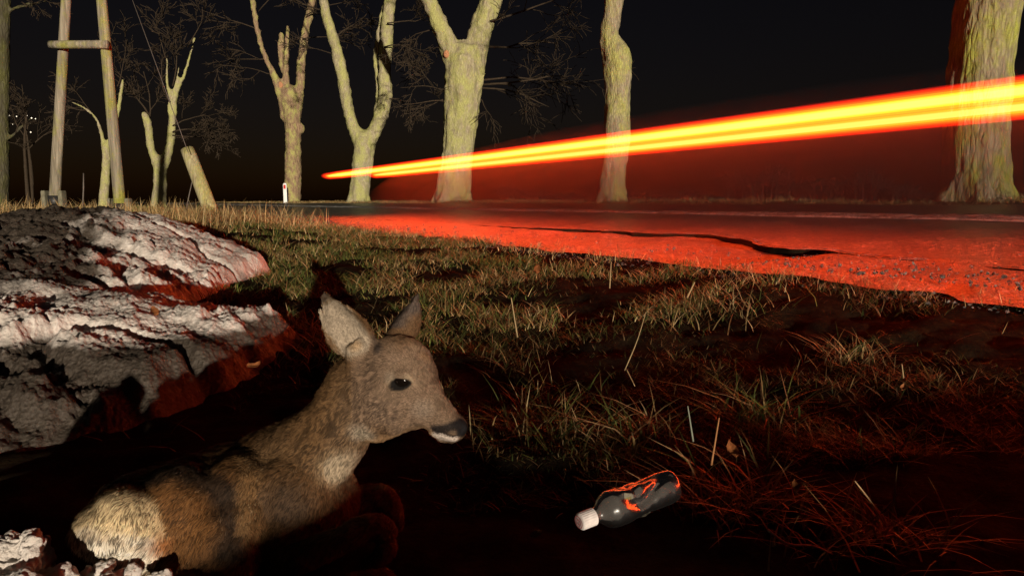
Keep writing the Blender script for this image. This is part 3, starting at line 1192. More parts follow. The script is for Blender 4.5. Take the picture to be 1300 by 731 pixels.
fl(585, 545, 1.04, -20, -6, .0, .003)
fl(560, 515, 1.05, -20, -14, .01, .005)
fl(545, 545, 1.05, -20, 2, .01, .006)
fl(535, 480, 1.06, -20, -8, .01, .007)
fl(520, 440, 1.08, -18, -8, .02, .008)
fl(505, 515, 1.05, -20, 6, .01, .010)
fl(480, 480, 1.06, -18, 8, .01, .012)
fl(475, 530, 1.07, -16, 14, .01, .013)
fl(440, 440, 1.08, -10, -18, .0, .006)
fl(418, 395, 1.08, -6, -20, .0, .006)
fl(515, 400, 1.15, 6, -20, .0, .006)
fl(450, 500, 1.08, -10, 18, .01, .015)
fl(430, 540, 1.09, -12, 18, .01, .017)
fl(400, 570, 1.09, -14, 18, .01, .018)
fl(440, 590, 1.08, -4, 20, .0, .017)
fl(360, 590, 1.1, -16, 14, .0, .019)
fl(360, 640, 1.05, -12, 18, -.01, .017)
fl(310, 590, 1.1, -14, 14, -.01, .018)
fl(318, 660, 1.05, -2, 20, .0, .016)
fl(260, 590, 1.05, -16, 10, -.02, .018)
fl(260, 640, .94, -8, 18, -.0, .017)
fl(280, 690, .93, -6, 20, .0, .018)
fl(210, 610, .98, -18, 12, -.02, .018)
fl(205, 660, .93, -8, 18, .0, .018)
fl(150, 620, .97, -16, 14, -.02, .020)
fl(150, 660, .93, -6, 18, -.01, .024)
fl(120, 690, .93, -8, 16, -.01, .024)
FP = np.array([q[0] for q in lens_flow]); FD = np.array([q[1] for q in lens_flow]); FL = np.array([q[2] for q in lens_flow])

wgt = qa * np.where(facing > -.25, 1.0, .22)
headq = qc[:, 0] > at(455, 500, 1.1)[0]
wgt = wgt * np.where(headq, 2.4, 1.0)
NH = 190000
sel = RNG.choice(nF, NH, p=wgt / wgt.sum())
uv = RNG.random((NH, 2))
q4 = V[quads[sel]]
root = (q4[:, 0] * ((1 - uv[:, 0]) * (1 - uv[:, 1]))[:, None] + q4[:, 1] * (uv[:, 0] * (1 - uv[:, 1]))[:, None] + q4[:, 2] * (uv[:, 0] * uv[:, 1])[:, None] + q4[:, 3] * ((1 - uv[:, 0]) * uv[:, 1])[:, None])
hn = qn[sel]
hn = hn / (np.linalg.norm(hn, axis=1)[:, None] + 1e-9)
hcol = COL[quads[sel]].mean(1)
d2 = ((root[:, None] - FP[None]) ** 2).sum(2) + 1e-5
ww = 1 / d2 ** 1.6
ww /= ww.sum(1)[:, None]
hdir = ww @ FD
hlen = ww @ FL
dark = (hcol.sum(1) < .05)
hlen = np.where(dark & (root[:, 0] > at(540, 520, 1.05)[0]), .0012, hlen)
# no hair on the eye
rl = root - eh
A1, B1, C1 = rl @ ea, rl @ eb, rl @ en
A2 = A1 * math.cos(rot) + B1 * math.sin(rot)
B2 = -A1 * math.sin(rot) + B1 * math.cos(rot)
ee = np.sqrt((A2 / .0148) ** 2 + (B2 / .0081) ** 2)
keep = ~((np.abs(C1) < .03) & (ee < 1.45))
near_eye = (np.abs(C1) < .03) & (ee < 3.2)
hlen = np.where(near_eye, np.minimum(hlen, .0035), hlen)
root, hn, hcol, hdir, hlen = root[keep], hn[keep], hcol[keep], hdir[keep], hlen[keep]
NH = len(root)
# damp coat gathers into tufts
tv = np.stack([fbm(root * 75, 2, 95), fbm(root * 75, 2, 96), fbm(root * 75, 2, 97)], 1)
hdir0 = hdir / (np.linalg.norm(hdir, axis=1)[:, None] + 1e-9)
hdir = hdir + .6 * tv + RNG.normal(0, .13, (NH, 3))
hdir = hdir - hn * (hdir * hn).sum(1)[:, None]
hdir /= np.linalg.norm(hdir, axis=1)[:, None] + 1e-9
lift = (.22 + .12 * RNG.random(NH) + .12 * tv[:, 0])[:, None]
hlen = hlen * RNG.uniform(.6, 1.1, NH) * np.where(hlen > .012, .72, .9)
side = np.cross(hn, hdir)
wd = np.clip(.00045 + .025 * hlen, .0004, .00095)[:, None]
p0 = root - hn * .0008
p1 = root + (hdir + hn * lift * 1.5) * (hlen * .5)[:, None]
p2 = root + (hdir + hn * lift * .8) * hlen[:, None]
HV = np.stack([p0 - side * wd, p0 + side * wd, p1 - side * wd * .8, p1 + side * wd * .8, p2], 1).reshape(-1, 3)
b5 = np.arange(NH)[:, None] * 5
HQ = b5 + np.array([[0, 1, 3, 2]])
HT_ = b5 + np.array([[2, 3, 4]])
sx = (root * hdir0).sum(1)
sx2 = sx + .004 * vnoise(root * 60, 71)
sy = root - hdir0 * sx2[:, None] * .90            # long along the lie of the hair, narrow across it
fine_ = np.clip((hlen / .014), .25, 1.2)
st_n = .8 * vnoise(sy * 230, 98) + .7 * vnoise(sy * 420, 99)
fine_ = np.maximum(fine_, .55)
streak = 1.15 - fine_ * 1.0 * sstep(.02, .30, st_n) + .35 * fine_ * sstep(-.2, -.5, st_n)
wet_ = np.zeros(NH)
for q_, r_ in (((470, 525), .055), ((448, 495), .04), ((495, 535), .035), ((430, 540), .06), ((470, 470), .03), ((400, 575), .05)):
    hh0 = hit(bv, *q_)[0]
    wet_ = np.maximum(wet_, sstep(r_, r_ * .4, np.linalg.norm(root - hh0, axis=1)))
streak = streak * (1 - .72 * wet_ * sstep(.10, .26, vnoise(sy * 185, 66)))
streak = np.clip(streak, .10, 1.8) * RNG.uniform(.75, 1.25, NH)
hw_ = sstep(at(428, 500, 1.1)[0], at(492, 480, 1.1)[0], root[:, 0] - .25 * (root[:, 2] - .1))[:, None]
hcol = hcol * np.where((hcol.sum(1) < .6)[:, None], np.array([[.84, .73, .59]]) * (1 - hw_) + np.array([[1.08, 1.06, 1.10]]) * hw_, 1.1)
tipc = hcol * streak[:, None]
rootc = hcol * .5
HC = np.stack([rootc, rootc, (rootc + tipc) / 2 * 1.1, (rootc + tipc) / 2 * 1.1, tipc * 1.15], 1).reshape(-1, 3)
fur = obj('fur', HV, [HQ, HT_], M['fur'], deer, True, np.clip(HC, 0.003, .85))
tag(fur, kind='stuff')
# eye with a drop of moist gleam
ebm = ellipsoid(eh - en * .0080, [ea * .0148, eb * .0120, en * .0108], 24, 16)
obj('eye', ebm[0], [ebm[1], ebm[2]], M['eye'], deer)

# ------------------------------------------------------------------ trees
def limb(path, Y, dY=None, n=None, jit=0.0, seed=0):
    """path of (px, py, width px) at distance Y -> tube pieces"""
    p = bez(path, n or max(6, len(path) * 5))
    P = np.array([at(q[0], q[1], Y) for q in p])
    k = mpp(P[0])
    r = np.maximum(p[:, 2] * .5 * k, .004)
    if dY is not None:
        P[:, 1] += np.linspace(dY[0], dY[1], len(P))
    PP, rr_ = dome_ends(list(P), list(r))
    return tube(PP, rr_, 14), P, r


class Twigs:
    def __init__(s, seed):
        s.r = random.Random(seed)
        s.mb = MB()

    def grow(s, p, d, ln, rad, lvl, droop=.0, minr=.006):
        n = 6
        P = [np.array(p, float)]
        d = norm(d)
        for q in range(n):
            d = norm(d + np.array([s.r.gauss(0, .16), s.r.gauss(0, .16), s.r.gauss(0, .14) - droop]))
            P.append(P[-1] + d * ln / n)
        rr_ = np.linspace(rad, max(minr, rad * .4), n + 1)
        s.mb.add(tube(np.array(P), rr_, 5 if rad > .03 else 3))
        if lvl > 0:
            for q in range(s.r.randint(3, 5)):
                t = s.r.uniform(.25, 1)
                k = int(t * n)
                pd = norm(P[min(k + 1, n)] - P[max(k - 1, 0)])
                o = norm(np.array([s.r.gauss(0, 1), s.r.gauss(0, 1), s.r.gauss(0, .8)]))
                s.grow(P[k], norm(pd * .9 + o * .75), ln * s.r.uniform(.4, .7), max(minr, rr_[k] * .6), lvl - 1, droop, minr)


def tree(label, Y, limbs, mat, twigs, seed, flare=True, extra=None, bumpy=.06, fork_top=True):
    """limbs: list of (path, (dY0, dY1)); twigs: (px, py, dY, dir, length, radius, level, droop)"""
    m = MB()
    allP = []
    for path, dY in limbs:
        t, P, r = limb(path, Y, dY)
        m.add(t)
        allP.append((P, r))
    x0, y0, w0 = limbs[0][0][0]
    b = at(x0, y0, Y)
    k = mpp(b)
    rb = w0 * .5 * k
    # root flare
    rs = random.Random(seed)
    for q in range(6):
        a = q * math.pi / 3 + rs.uniform(-.3, .3)
        o = np.array([math.cos(a), math.sin(a), 0])
        PP, rr_ = dome_ends([b + o * rb * .55 + np.array([0, 0, rb * .9]), b + o * rb * .8 + np.array([0, 0, rb * .25]), b + o * rb * 1.12 + np.array([0, 0, -.15])], [rb * .3, rb * .34, rb * .3])
        m.add(tube(PP, rr_, 10))
    if extra:
        for c_, r_ in extra:
            c2 = at(c_[0], c_[1], Y + (c_[2] if len(c_) > 2 else 0))
            m.add(ellipsoid(c2, np.diag([r_ * k, r_ * k, r_ * k * 1.2]), 14, 9))
    vox = max(.02, Y * .0021)
    me = fuse(m, vox, 3)
    Vt = get_v(me)
    Nt = get_n(me)
    f = fbm(Vt * np.array([3.0, 3.0, .9]), 4, seed)
    g = np.abs(fbm(Vt * np.array([9, 9, 1.8]), 3, seed + 5))
    h = vnoise(Vt * 4.5, seed + 9)
    amp = min(rb, .5) * bumpy
    Vt = Vt + Nt * (amp * 1.6 * f - amp * .9 * g + amp * .8 * h)[:, None]
    T = empty('tree', (b[0], b[1], b[2]), label, 'tree', 'bare trees along the road')
    set_v(me, Vt - b)
    me.materials.append(mat)
    tr = bpy.data.objects.new('trunk', me)
    C.objects.link(tr)
    tr.parent = T
    tw = Twigs(seed)
    mr = Y * .00042
    for (px, py, dY, d, ln, rad, lv, dr) in twigs:
        p = at(px, py, Y)
        p[1] += dY
        tw.grow(p, d, ln, rad, lv, dr, mr)
    # crown above the frame: continues from every limb end
    if fork_top:
        for P, r in [q for q in (allP[1:] or allP) if topx(q[0][-1])[1] < -20]:
            d = norm(P[-1] - P[-3])
            tw.grow(P[-1], d + np.array([0, 0, .5]), 3.2, r[-1] * .8, 3, -.02, mr)
            tw.grow(P[-1], d + np.array([tw.r.uniform(-.7, .7), tw.r.uniform(-.6, .6), .3]), 2.6, r[-1] * .55, 2, 0, mr)
    if tw.mb.n:
        c_ = tw.mb.build('crown', M['twig'], T)
    return T


def DY(px, D=12.0):
    u = (px - 650) / FPX * .9923
    return D / (.8660254 * u + .5)


# right: massive trunk
Y7 = DY(1240)
tree('massive rough trunk with yellow-green lichen at the far right of the road', Y7,
     [([(1238, 254, 78), (1240, 215, 74), (1243, 150, 72), (1252, 70, 72), (1262, 0, 76), (1272, -90, 78), (1280, -170, 70)], (0, .2)),
      ([(1275, -140, 55), (1250, -230, 46), (1225, -340, 36)], (.2, -.4)), ([(1283, -150, 55), (1320, -240, 44), (1340, -350, 34)], (.2, .6))],
     M['bark_rough'], [], 3, extra=[((1222, 236, .1), 16), ((1262, 240, .0), 15)], bumpy=.06)
Y6 = DY(778)
tree('single crooked unforked trunk with a kink, alone right of the forked trees', Y6,
     [([(777, 256, 35), (779, 225, 32), (783, 190, 31), (784, 150, 32), (785, 105, 33), (783, 70, 36), (775, 45, 24), (779, 15, 25), (784, -20, 26), (790, -70, 26), (788, -120, 24)], (0, .2)),
      ([(788, 122, 18), (794, 96, 15), (791, 84, 10)], (-.1, -.1)),
      ([(788, -110, 20), (770, -170, 16), (755, -230, 12)], (.2, .4)), ([(789, -110, 20), (810, -180, 16), (820, -250, 12)], (.2, -.3))],
     M['bark'], [], 5, extra=[((766, 246, .2), 9), ((789, 246), 8)], bumpy=.09)
Y5 = DY(573)
tree('thick trunk forking into two heavy limbs, with bare side branches, right of the y-shaped tree', Y5,
     [([(573, 256, 44), (577, 225, 41), (582, 180, 41), (586, 135, 45), (588, 100, 48), (590, 75, 46)], (0, 0)),
      ([(580, 92, 26), (570, 62, 24), (560, 36, 23), (548, 10, 20), (536, -12, 18), (522, -50, 16), (508, -100, 13)], (0, -.8)),
      ([(598, 92, 34), (604, 60, 30), (612, 30, 29), (622, 0, 28), (632, -40, 24), (645, -100, 18)], (0, .6)),
      ([(606, 118, 7), (611, 104, 7), (616, 96, 5)], (-.2, -.4))],
     M['bark_green'], [(610, 108, 0, (1, -.1, .12), 3.4, .05, 3, .02), (612, 112, 0, (1, .1, -.05), 3.0, .04, 3, .03), (611, 102, 0, (1, .3, .0), 3.8, .045, 3, .0), (606, 122, 0, (.6, -.2, -.7), 1.8, .03, 2, .05),
                       (610, 60, 0, (1, .1, .3), 3.6, .05, 3, .0), (612, 30, 0, (1, 0, .25), 3.5, .05, 3, .0),
                       (568, 130, 0, (-1, -.1, .15), 1.8, .035, 3, .02), (570, 118, 0, (-1, .2, .35), 2.0, .03, 3, .0), (566, 126, 0, (-.9, 0, -.2), 1.6, .03, 3, .03), (560, 40, 0, (-1, .1, .1), 2.2, .03, 3, .02)],
     7, extra=[((572, 72), 9), ((583, 60), 7)], bumpy=.10)
Y4 = DY(457)
tree('y-shaped tree with long curved left limb, at the left end of the light trail', Y4,
     [([(455, 257, 27), (458, 230, 25), (461, 200, 26), (463, 178, 27)], (0, 0)),
      ([(458, 182, 18), (448, 160, 16), (441, 130, 15), (436, 95, 15), (428, 60, 14), (419, 30, 13), (413, 0, 12), (408, -40, 10)], (0, -.6)),
      ([(468, 182, 18), (480, 155, 18), (488, 125, 18), (487, 90, 17), (488, 50, 17), (491, 10, 16), (496, -40, 14)], (0, .8)),
      ([(470, 172, 9), (475, 145, 8), (477, 110, 7), (472, 70, 8), (477, 25, 8), (486, -20, 7)], (.4, 1.6))],
     M['bark_green'], [(425, 50, 0, (.8, 0, .6), 2.0, .04, 3, .0), (428, 70, 0, (-1, 0, .2), 2.6, .03, 3, .0), (418, 20, 0, (-1, .1, .5), 3.0, .05, 3, .0), (488, 60, 0, (1, 0, .2), 2.8, .04, 3, .0), (491, 30, 0, (1, 0, .5), 2.5, .04, 3, .0), (486, 128, 0, (1, 0, .05), .9, .04, 2, .0)],
     9, bumpy=.09)
Y3 = DY(370)
tree('twin-stemmed ragged tree with a split limb, behind the white marker post', Y3,
     [([(371, 260, 21), (372, 230, 21), (372, 200, 20), (372, 170, 19), (370, 140, 22), (368, 120, 24)], (0, 0)),
      ([(362, 150, 10), (356, 115, 11), (348, 92, 8), (338, 70, 7), (331, 40, 7), (326, 5, 6), (322, -40, 5)], (0, -1)),
      ([(365, 130, 11), (363, 100, 9), (364, 65, 6), (365, 35, 4)], (0, 0)), ([(362, 100, 7), (355, 80, 8), (354, 58, 9), (354, 42, 7)], (.4, .6)),
      ([(377, 150, 11), (379, 115, 12), (380, 80, 11), (384, 40, 10), (390, 10, 9), (398, -40, 8)], (0, 1))],
     M['bark_brown'], [(340, 75, 0, (-1, 0, .1), 4.0, .06, 3, .0), (332, 40, 0, (-1, 0, .3), 4.5, .06, 3, .0), (350, 95, 0, (-1, .1, -.1), 4.0, .05, 3, .0), (384, 50, 0, (1, 0, .2), 3.6, .05, 3, .0), (388, 20, 0, (1, 0, .5), 3.5, .05, 3, .0), (328, 15, 0, (.7, 0, .7), 3.5, .05, 3, .0)],
     13, extra=[((381, 163), 6), ((357, 110), 6)], bumpy=.12)
tree('small forked tree with fan of upright twigs, right of the timber a-frame', 46.0,
     [([(201, 264, 19), (203, 238, 16), (204, 205, 17)], (0, 0)), ([(200, 212, 11), (194, 190, 10), (191, 160, 9), (188, 146, 7)], (0, -.5)),
      ([(207, 212, 12), (214, 188, 11), (217, 160, 10), (216, 132, 10), (219, 115, 8)], (0, .4)), ([(218, 120, 6), (228, 98, 5), (235, 70, 4), (240, 45, 3)], (.3, .8)), ([(216, 128, 6), (211, 105, 4), (212, 75, 3)], (.3, 0)), ([(217, 122, 4), (221, 100, 4), (223, 85, 3)], (.2, .4))],
     M['bark_green'], [(189, 146, 0, (-.3, 0, 1), 3.2, .07, 3, .0), (190, 150, 0, (.2, 0, 1), 3.0, .06, 3, .0), (216, 130, 0, (-.6, 0, .9), 3.6, .06, 3, .0), (219, 110, 0, (.3, 0, 1), 3.6, .06, 3, .0), (238, 60, 0, (.5, 0, .8), 2.8, .05, 3, .0), (212, 80, 0, (-.3, 0, 1), 2.8, .05, 3, .0),
                       (219, 168, 0, (1, -.2, .15), 3.0, .06, 4, .0), (218, 172, 0, (1, .2, .0), 2.8, .05, 4, .01), (219, 160, 0, (1, 0, .3), 2.4, .05, 4, .0)],
     17, bumpy=.08, fork_top=False)
tree('slim tree half hidden behind the right leg of the timber a-frame', 44.0,
     [([(131, 263, 12), (133, 235, 11), (135, 205, 10), (135, 185, 10)], (0, 0)), ([(133, 192, 7), (129, 170, 5), (121, 150, 4), (108, 138, 3), (92, 130, 2)], (0, 0)), ([(137, 190, 7), (141, 165, 6), (146, 140, 5), (150, 100, 4)], (0, .5))],
     M['bark_green'], [(110, 140, 0, (-1, 0, .1), 2.0, .04, 3, .0), (122, 152, 0, (-.6, 0, .8), 2.4, .04, 3, .0), (149, 110, 0, (.2, 0, 1), 3.0, .04, 3, .0)], 19, bumpy=.08, fork_top=False)
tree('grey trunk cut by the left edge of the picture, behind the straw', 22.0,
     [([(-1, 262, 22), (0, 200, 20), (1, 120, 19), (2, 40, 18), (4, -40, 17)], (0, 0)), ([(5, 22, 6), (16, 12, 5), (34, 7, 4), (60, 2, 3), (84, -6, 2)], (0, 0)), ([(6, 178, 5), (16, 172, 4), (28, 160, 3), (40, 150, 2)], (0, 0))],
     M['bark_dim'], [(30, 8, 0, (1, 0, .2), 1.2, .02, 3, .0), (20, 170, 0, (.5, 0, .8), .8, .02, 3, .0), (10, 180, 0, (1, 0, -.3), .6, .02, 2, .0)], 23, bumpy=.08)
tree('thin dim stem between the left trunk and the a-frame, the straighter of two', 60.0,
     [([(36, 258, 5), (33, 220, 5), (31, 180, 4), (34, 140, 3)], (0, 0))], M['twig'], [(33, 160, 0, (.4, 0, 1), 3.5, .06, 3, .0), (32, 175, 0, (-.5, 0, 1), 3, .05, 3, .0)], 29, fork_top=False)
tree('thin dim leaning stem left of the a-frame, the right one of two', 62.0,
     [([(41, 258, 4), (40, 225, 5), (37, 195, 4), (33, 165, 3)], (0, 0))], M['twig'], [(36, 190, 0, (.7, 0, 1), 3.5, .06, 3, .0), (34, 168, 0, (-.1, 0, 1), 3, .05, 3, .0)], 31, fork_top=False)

# pale cut scars on the trunks belong to their trees: small raised discs
def scar(px, py, Y, r):
    c = at(px, py, Y)
    k = mpp(c)
    return ellipsoid(c, [np.array([r * k, 0, 0]), np.array([0, 0, r * 1.3 * k]), np.array([0, .06, 0])], 12, 7)


for tname, (px, py, r) in (('thick trunk', (567, 69, 4)), ('twin-stemmed', (356, 108, 3.2))):
    for o in list(C.objects):
        if o.name.startswith('tree') and o.get('label', '').startswith(tname):
            Yt = o.location.y
            tr = [q for q in o.children if q.name.startswith('trunk')][0]
            bt = BVHTree.FromPolygons([v.co + o.location for v in tr.data.vertices], [tuple(p.vertices) for p in tr.data.polygons])
            h = bt.ray_cast(CAM, (Vector(at(px, py, 10)) - CAM).normalized())
            if h[0] is not None:
                s_ = scar(px, py, h[0].y - .01, r)
                obj('branch_scar', s_[0], [s_[1], s_[2]], M['cut_wood'], o)

# ------------------------------------------------------------------ timber a-frame pole
YP = 12.0
ap = empty('utility_pole', at(110, 268, YP), 'tall timber a-frame pole with two legs and a crossbar, at the left behind the snow', 'utility pole')
PA = [at(69, 258, YP + .2), at(84, 0, YP + .2)]
PB = [at(153, 268, YP), at(129, 0, YP)]


def beam(P0, P1, r0, r1, n=14, seg=16):
    P = np.array([P0 + (P1 - P0) * t for t in np.linspace(0, 1, n)])
    return tube(P, np.linspace(r0, r1, n), seg)


def ext(P, t):
    return P[0] + (P[1] - P[0]) * t


for P, r in ((PA, .088), (PB, .092)):
    q = ext(P, -.03)
    v = beam(q, ext(P, 2.05), r * 1.04, r * .72)
    obj('pole', v[0], [v[1], v[2]], M['pole_wood'], ap)
a0 = ext(PA, .775) + np.array([-.12, -.15, 0]); b0 = ext(PB, .785) + np.array([.12, -.15, 0])
v = beam(a0, b0, .068, .068, 6)
obj('crossbar', v[0], [v[1], v[2]], M['pole_wood'], ap)
for P, gz_ in ((PA, 0), (PB, 0)):
    for sx in (-1, 1):
        p = ext(P, .0)
        o = p + np.array([sx * .150, 0, 0])
        Vb, Qb, Tb = rings([o + np.array([0, 0, -.35]), o + np.array([0, 0, .20]), o + np.array([0, 0, .22])],
                           [np.array([.040, 0, 0]), np.array([.038, 0, 0]), np.array([.030, 0, 0])], [np.array([0, .08, 0]), np.array([0, .075, 0]), np.array([0, .066, 0])], 16, .35)
        obj('footing_stub', Vb, [Qb, Tb], M['concrete'], ap, False)
    p = ext(P, .03)
    v = beam(p + np.array([0, 0, -.16]), p + np.array([0, 0, .03]), .108, .108, 3, 18)
    obj('clamp_band', v[0], [v[1], v[2]], M['black_band'], ap)
# leaning anchor post
YL = 11.0
lp = empty('leaning_post', at(268, 270, YL), 'short thick wooden post leaning to the left, between the snow heap and the road', 'post')
v = beam(at(273, 282, YL), at(238, 190, YL + .3), .118, .108, 10, 18)
lpV = v[0]
obj('post', lpV, [v[1], v[2]], M['post_wood'], lp)
v = beam(at(239, 194, YL - .1), at(168, 0, YL + .5), .006, .006, 3, 5)
obj('guy_wire', v[0], [v[1], v[2]], M['wire'], lp)
sk = at(237, 266, 14)
v = tube([at(236, 268, 14), at(240, 248, 14), at(244, 230, 14)], [.012, .011, .009], 6)
st = base_obj('thin_stake', v[0], [v[1], v[2]], M['wire'])
tag(st, 'thin dark stake standing behind the leaning post', 'stake')
v = tube([at(105, 262, 10.5), at(106, 240, 10.5), at(106, 220, 10.5)], [.012, .011, .008], 6)
st = base_obj('thin_stake', v[0], [v[1], v[2]], M['wire'])
tag(st, 'thin stake between the two legs of the a-frame pole', 'stake')

# white marker post at the far road edge
YM = DY(363, 10.7)
bM = at(362.5, 258, YM)
mk = empty('marker_post', bM, 'white roadside marker post with red reflector, in front of the twin-stemmed tree', 'marker post')
k = mpp(bM)
hM = 25 * k


def boxring(c0, c1, ax, ay, cham=.35):
    return rings([c0, c1], [np.array([ax, 0, 0])] * 2, [np.array([0, ay, 0])] * 2, 16, cham)


w_ = 4.6 * k / 2
Vb, Qb, Tb = rings([bM + np.array([0, 0, -.1]), bM + np.array([0, 0, hM * .95]), bM + np.array([w_ * .2, 0, hM])], [np.array([w_, 0, 0]), np.array([w_, 0, 0]), np.array([w_ * .7, 0, 0])], [np.array([0, .06, 0])] * 3, 16, .5)
obj('post', Vb, [Qb, Tb], M['white_post'], mk, False)
c0 = bM + np.array([0, -.066, hM * .72])
Vb, Qb, Tb = rings([c0, c0 + np.array([0, 0, hM * .2])], [np.array([w_ * .62, 0, 0])] * 2, [np.array([0, .012, 0])] * 2, 12, .4)
obj('reflector', Vb, [Qb, Tb], M['reflector'], mk, False)

# ------------------------------------------------------------------ light trails of the passing car's two rear lamps
MIST = .044
STR = 1.0
RIB = emit('ribbon_light', (1.0, .018, .008), 4.6)
LV = [  # radius share, colour  (nested, so the light thins out towards its rim)
    (1.00, (.13, .002, .001), 1.0),
    (.94, (.18, .004, .001), 1.0),
    (.87, (.24, .008, .001), 1.0),
    (.79, (.30, .018, .001), 1.0),
    (.69, (.36, .055, .002), 1.0),
    (.57, (.42, .140, .003), 1.0),
    (.42, (.46, .250, .008), 1.0),
    (.22, (.50, .240, .050), 1.0)]
LM = [[emit('trail_light', (c_[0], c_[1] * g_, c_[2] * g_), s_ * STR) for _, c_, s_ in LV] for g_ in (.95, .62)]


def trail(label, D, h, s0, s1, rad, pos):
    p0 = np.array([*xy(s1, D), h])
    p1 = np.array([*xy(s0, D), h])
    T = empty('light_trail', p0, label, 'light trail', 'light trails of a passing car')
    for (f, c_, s_), m in zip(LV, LM[pos]):
        n = 26
        t = np.linspace(0, 1, n) ** 2
        P = p0 + (p1 - p0) * t[:, None]
        # the left end fades in as a blunt point
        tp = 1 - .55 * (1 - sstep(0, .05, t)) * (1.1 - f)
        t_, r_ = P, rad * f * tp
        ax_ = np.array([RN[0], RN[1], 0])
        v = rings(t_, [ax_ * q * 2.7 for q in r_], [np.array([0, 0, q]) for q in r_], 16)
        o = obj('streak', v[0], [v[1], v[2]], m, T)
    # added flat glowing ribbon, its light aimed down at the road
    v = rings(P, [ax_ * q * 2.4 for q in r_ / f], [np.array([0, 0, .0035])] * len(P), 12)
    obj('bright_line', v[0], [v[1], v[2]], RIB, T)
    return T


trail('longer upper orange light streak floating over the near side of the road', 3.98, CAMZ + .555, -2.5, 14.6, .074, 0)
trail('lower orange light streak starting farther right, over the middle of the road', 4.66, CAMZ + .555, -2.5, 13.6, .074, 1)

# ------------------------------------------------------------------ far wood, lights on the horizon
wb = MB()
rw = random.Random(5)
for q in range(1500):
    px = rw.uniform(640, 1420)
    Yw = rw.uniform(110, 135)
    hgt = (20 + 16 * math.sin(px * .013 + 1) + 10 * math.sin(px * .041) + 7 * math.sin(px * .11)) * rw.uniform(.6, 1.0)
    if px < 830: hgt *= .55
    b = at(px, 262, Yw)
    k = mpp(b)
    hgt = max(4, hgt) * k
    for z in range(3):
        c_ = b + np.array([rw.gauss(0, .6), rw.gauss(0, .6), rw.uniform(.1, 1) * hgt])
        a = rw.uniform(.25, .7)
        P = np.array([c_, c_ + np.array([rw.gauss(0, a), rw.gauss(0, a), rw.uniform(.3, 1.3)]), c_ + np.array([rw.gauss(0, a * 2), rw.gauss(0, a), rw.uniform(.6, 2.2)])])
        wb.add(tube(P, [.12, .10, .04], 3))
    P = np.array([b, b + np.array([rw.gauss(0, .3), 0, hgt * .5]), b + np.array([rw.gauss(0, .8), 0, hgt])])
    wb.add(tube(P, [.3, .22, .05], 4))
M['wood'] = plain('far_wood', (.022, .017, .014), .95, .05, .3, .3)
tag(wb.build('far_wood', M['wood']), kind='stuff')

LLAB = ['leftmost tiny lamp in the top row of distant lamps', 'second tiny lamp from the left in the top row of distant lamps', 'third tiny lamp from the left in the top row of distant lamps',
        'bright tiny lamp second from the right in the top row of distant lamps', 'rightmost tiny lamp in the top row of distant lamps', 'tiny lamp just under the right end of the top row of distant lamps',
        'lowest tiny lamp of the distant lamps, below the top row', 'faint tiny lamp under the middle of the top row of distant lamps', 'faint tiny lamp under the left end of the top row of distant lamps']
LMW = lamp_mat('town_lamp', (1.0, .85, .62), 2.2)
for li, (px, py, r) in enumerate([(12, 147, .9), (21, 148, .8), (34, 147, 1.0), (40, 150, 1.0), (45, 151, .8), (39, 158, .7), (39, 168, .9), (29, 160, .6), (16, 158, .5)]):
    c_ = at(px, py, 190)
    k = mpp(c_)
    v = ellipsoid(c_, np.diag([r * k * .75] * 3), 8, 6)
    o = base_obj('distant_lamp', v[0], [v[1], v[2]], LMW)
    tag(o, LLAB[li], 'distant lamp', 'distant lamps at the far left')
v = ellipsoid(at(34, 262, 70), np.diag([.08] * 3), 8, 6)
o = base_obj('distant_red_lamp', v[0], [v[1], v[2]], lamp_mat('red_lamp', (1, .05, .02), 3))
tag(o, 'tiny red lamp low behind the straw at the far left', 'distant lamp')

# ------------------------------------------------------------------ mist volume added to carry a red glow round the trails
hz = bpy.data.materials.new('glow_mist')
hz.use_nodes = True
hz.node_tree.nodes.clear()
ho = hz.node_tree.nodes.new('ShaderNodeOutputMaterial')
hv = hz.node_tree.nodes.new('ShaderNodeVolumePrincipled')
hv.inputs['Color'].default_value = (.9, .88, .86, 1)
hv.inputs['Density'].default_value = MIST
hv.inputs['Anisotropy'].default_value = .9
hz.node_tree.links.new(hv.outputs[0], ho.inputs['Volume'])
for sc_ in (1.0, .82, .64, .46):
    tq = np.linspace(-1, 1, 15)
    pc = [np.array([*xy(5.5 + 13.5 * sc_ * q, 7.0), cross(7.0) + .16]) for q in tq]
    hs = np.maximum((1 - tq ** 2) ** .8, .02)
    v = rings(pc, [np.array([RN[0], RN[1], 0]) * 3.7 * sc_ * q for q in hs], [np.array([0, 0, 1.12 * sc_]) * q for q in hs], 24)
    hf = [v[1][:, ::-1], v[2][:, ::-1]]
    hc = np.mean(pc, 0)
    q_ = v[0][hf[0]]
    if (np.cross(q_[:, 1] - q_[:, 0], q_[:, 2] - q_[:, 0]) * (q_.mean(1) - hc)).sum() < 0: hf = [v[1], v[2]]
    tag(obj('glow_mist', v[0], hf, hz), kind='stuff')

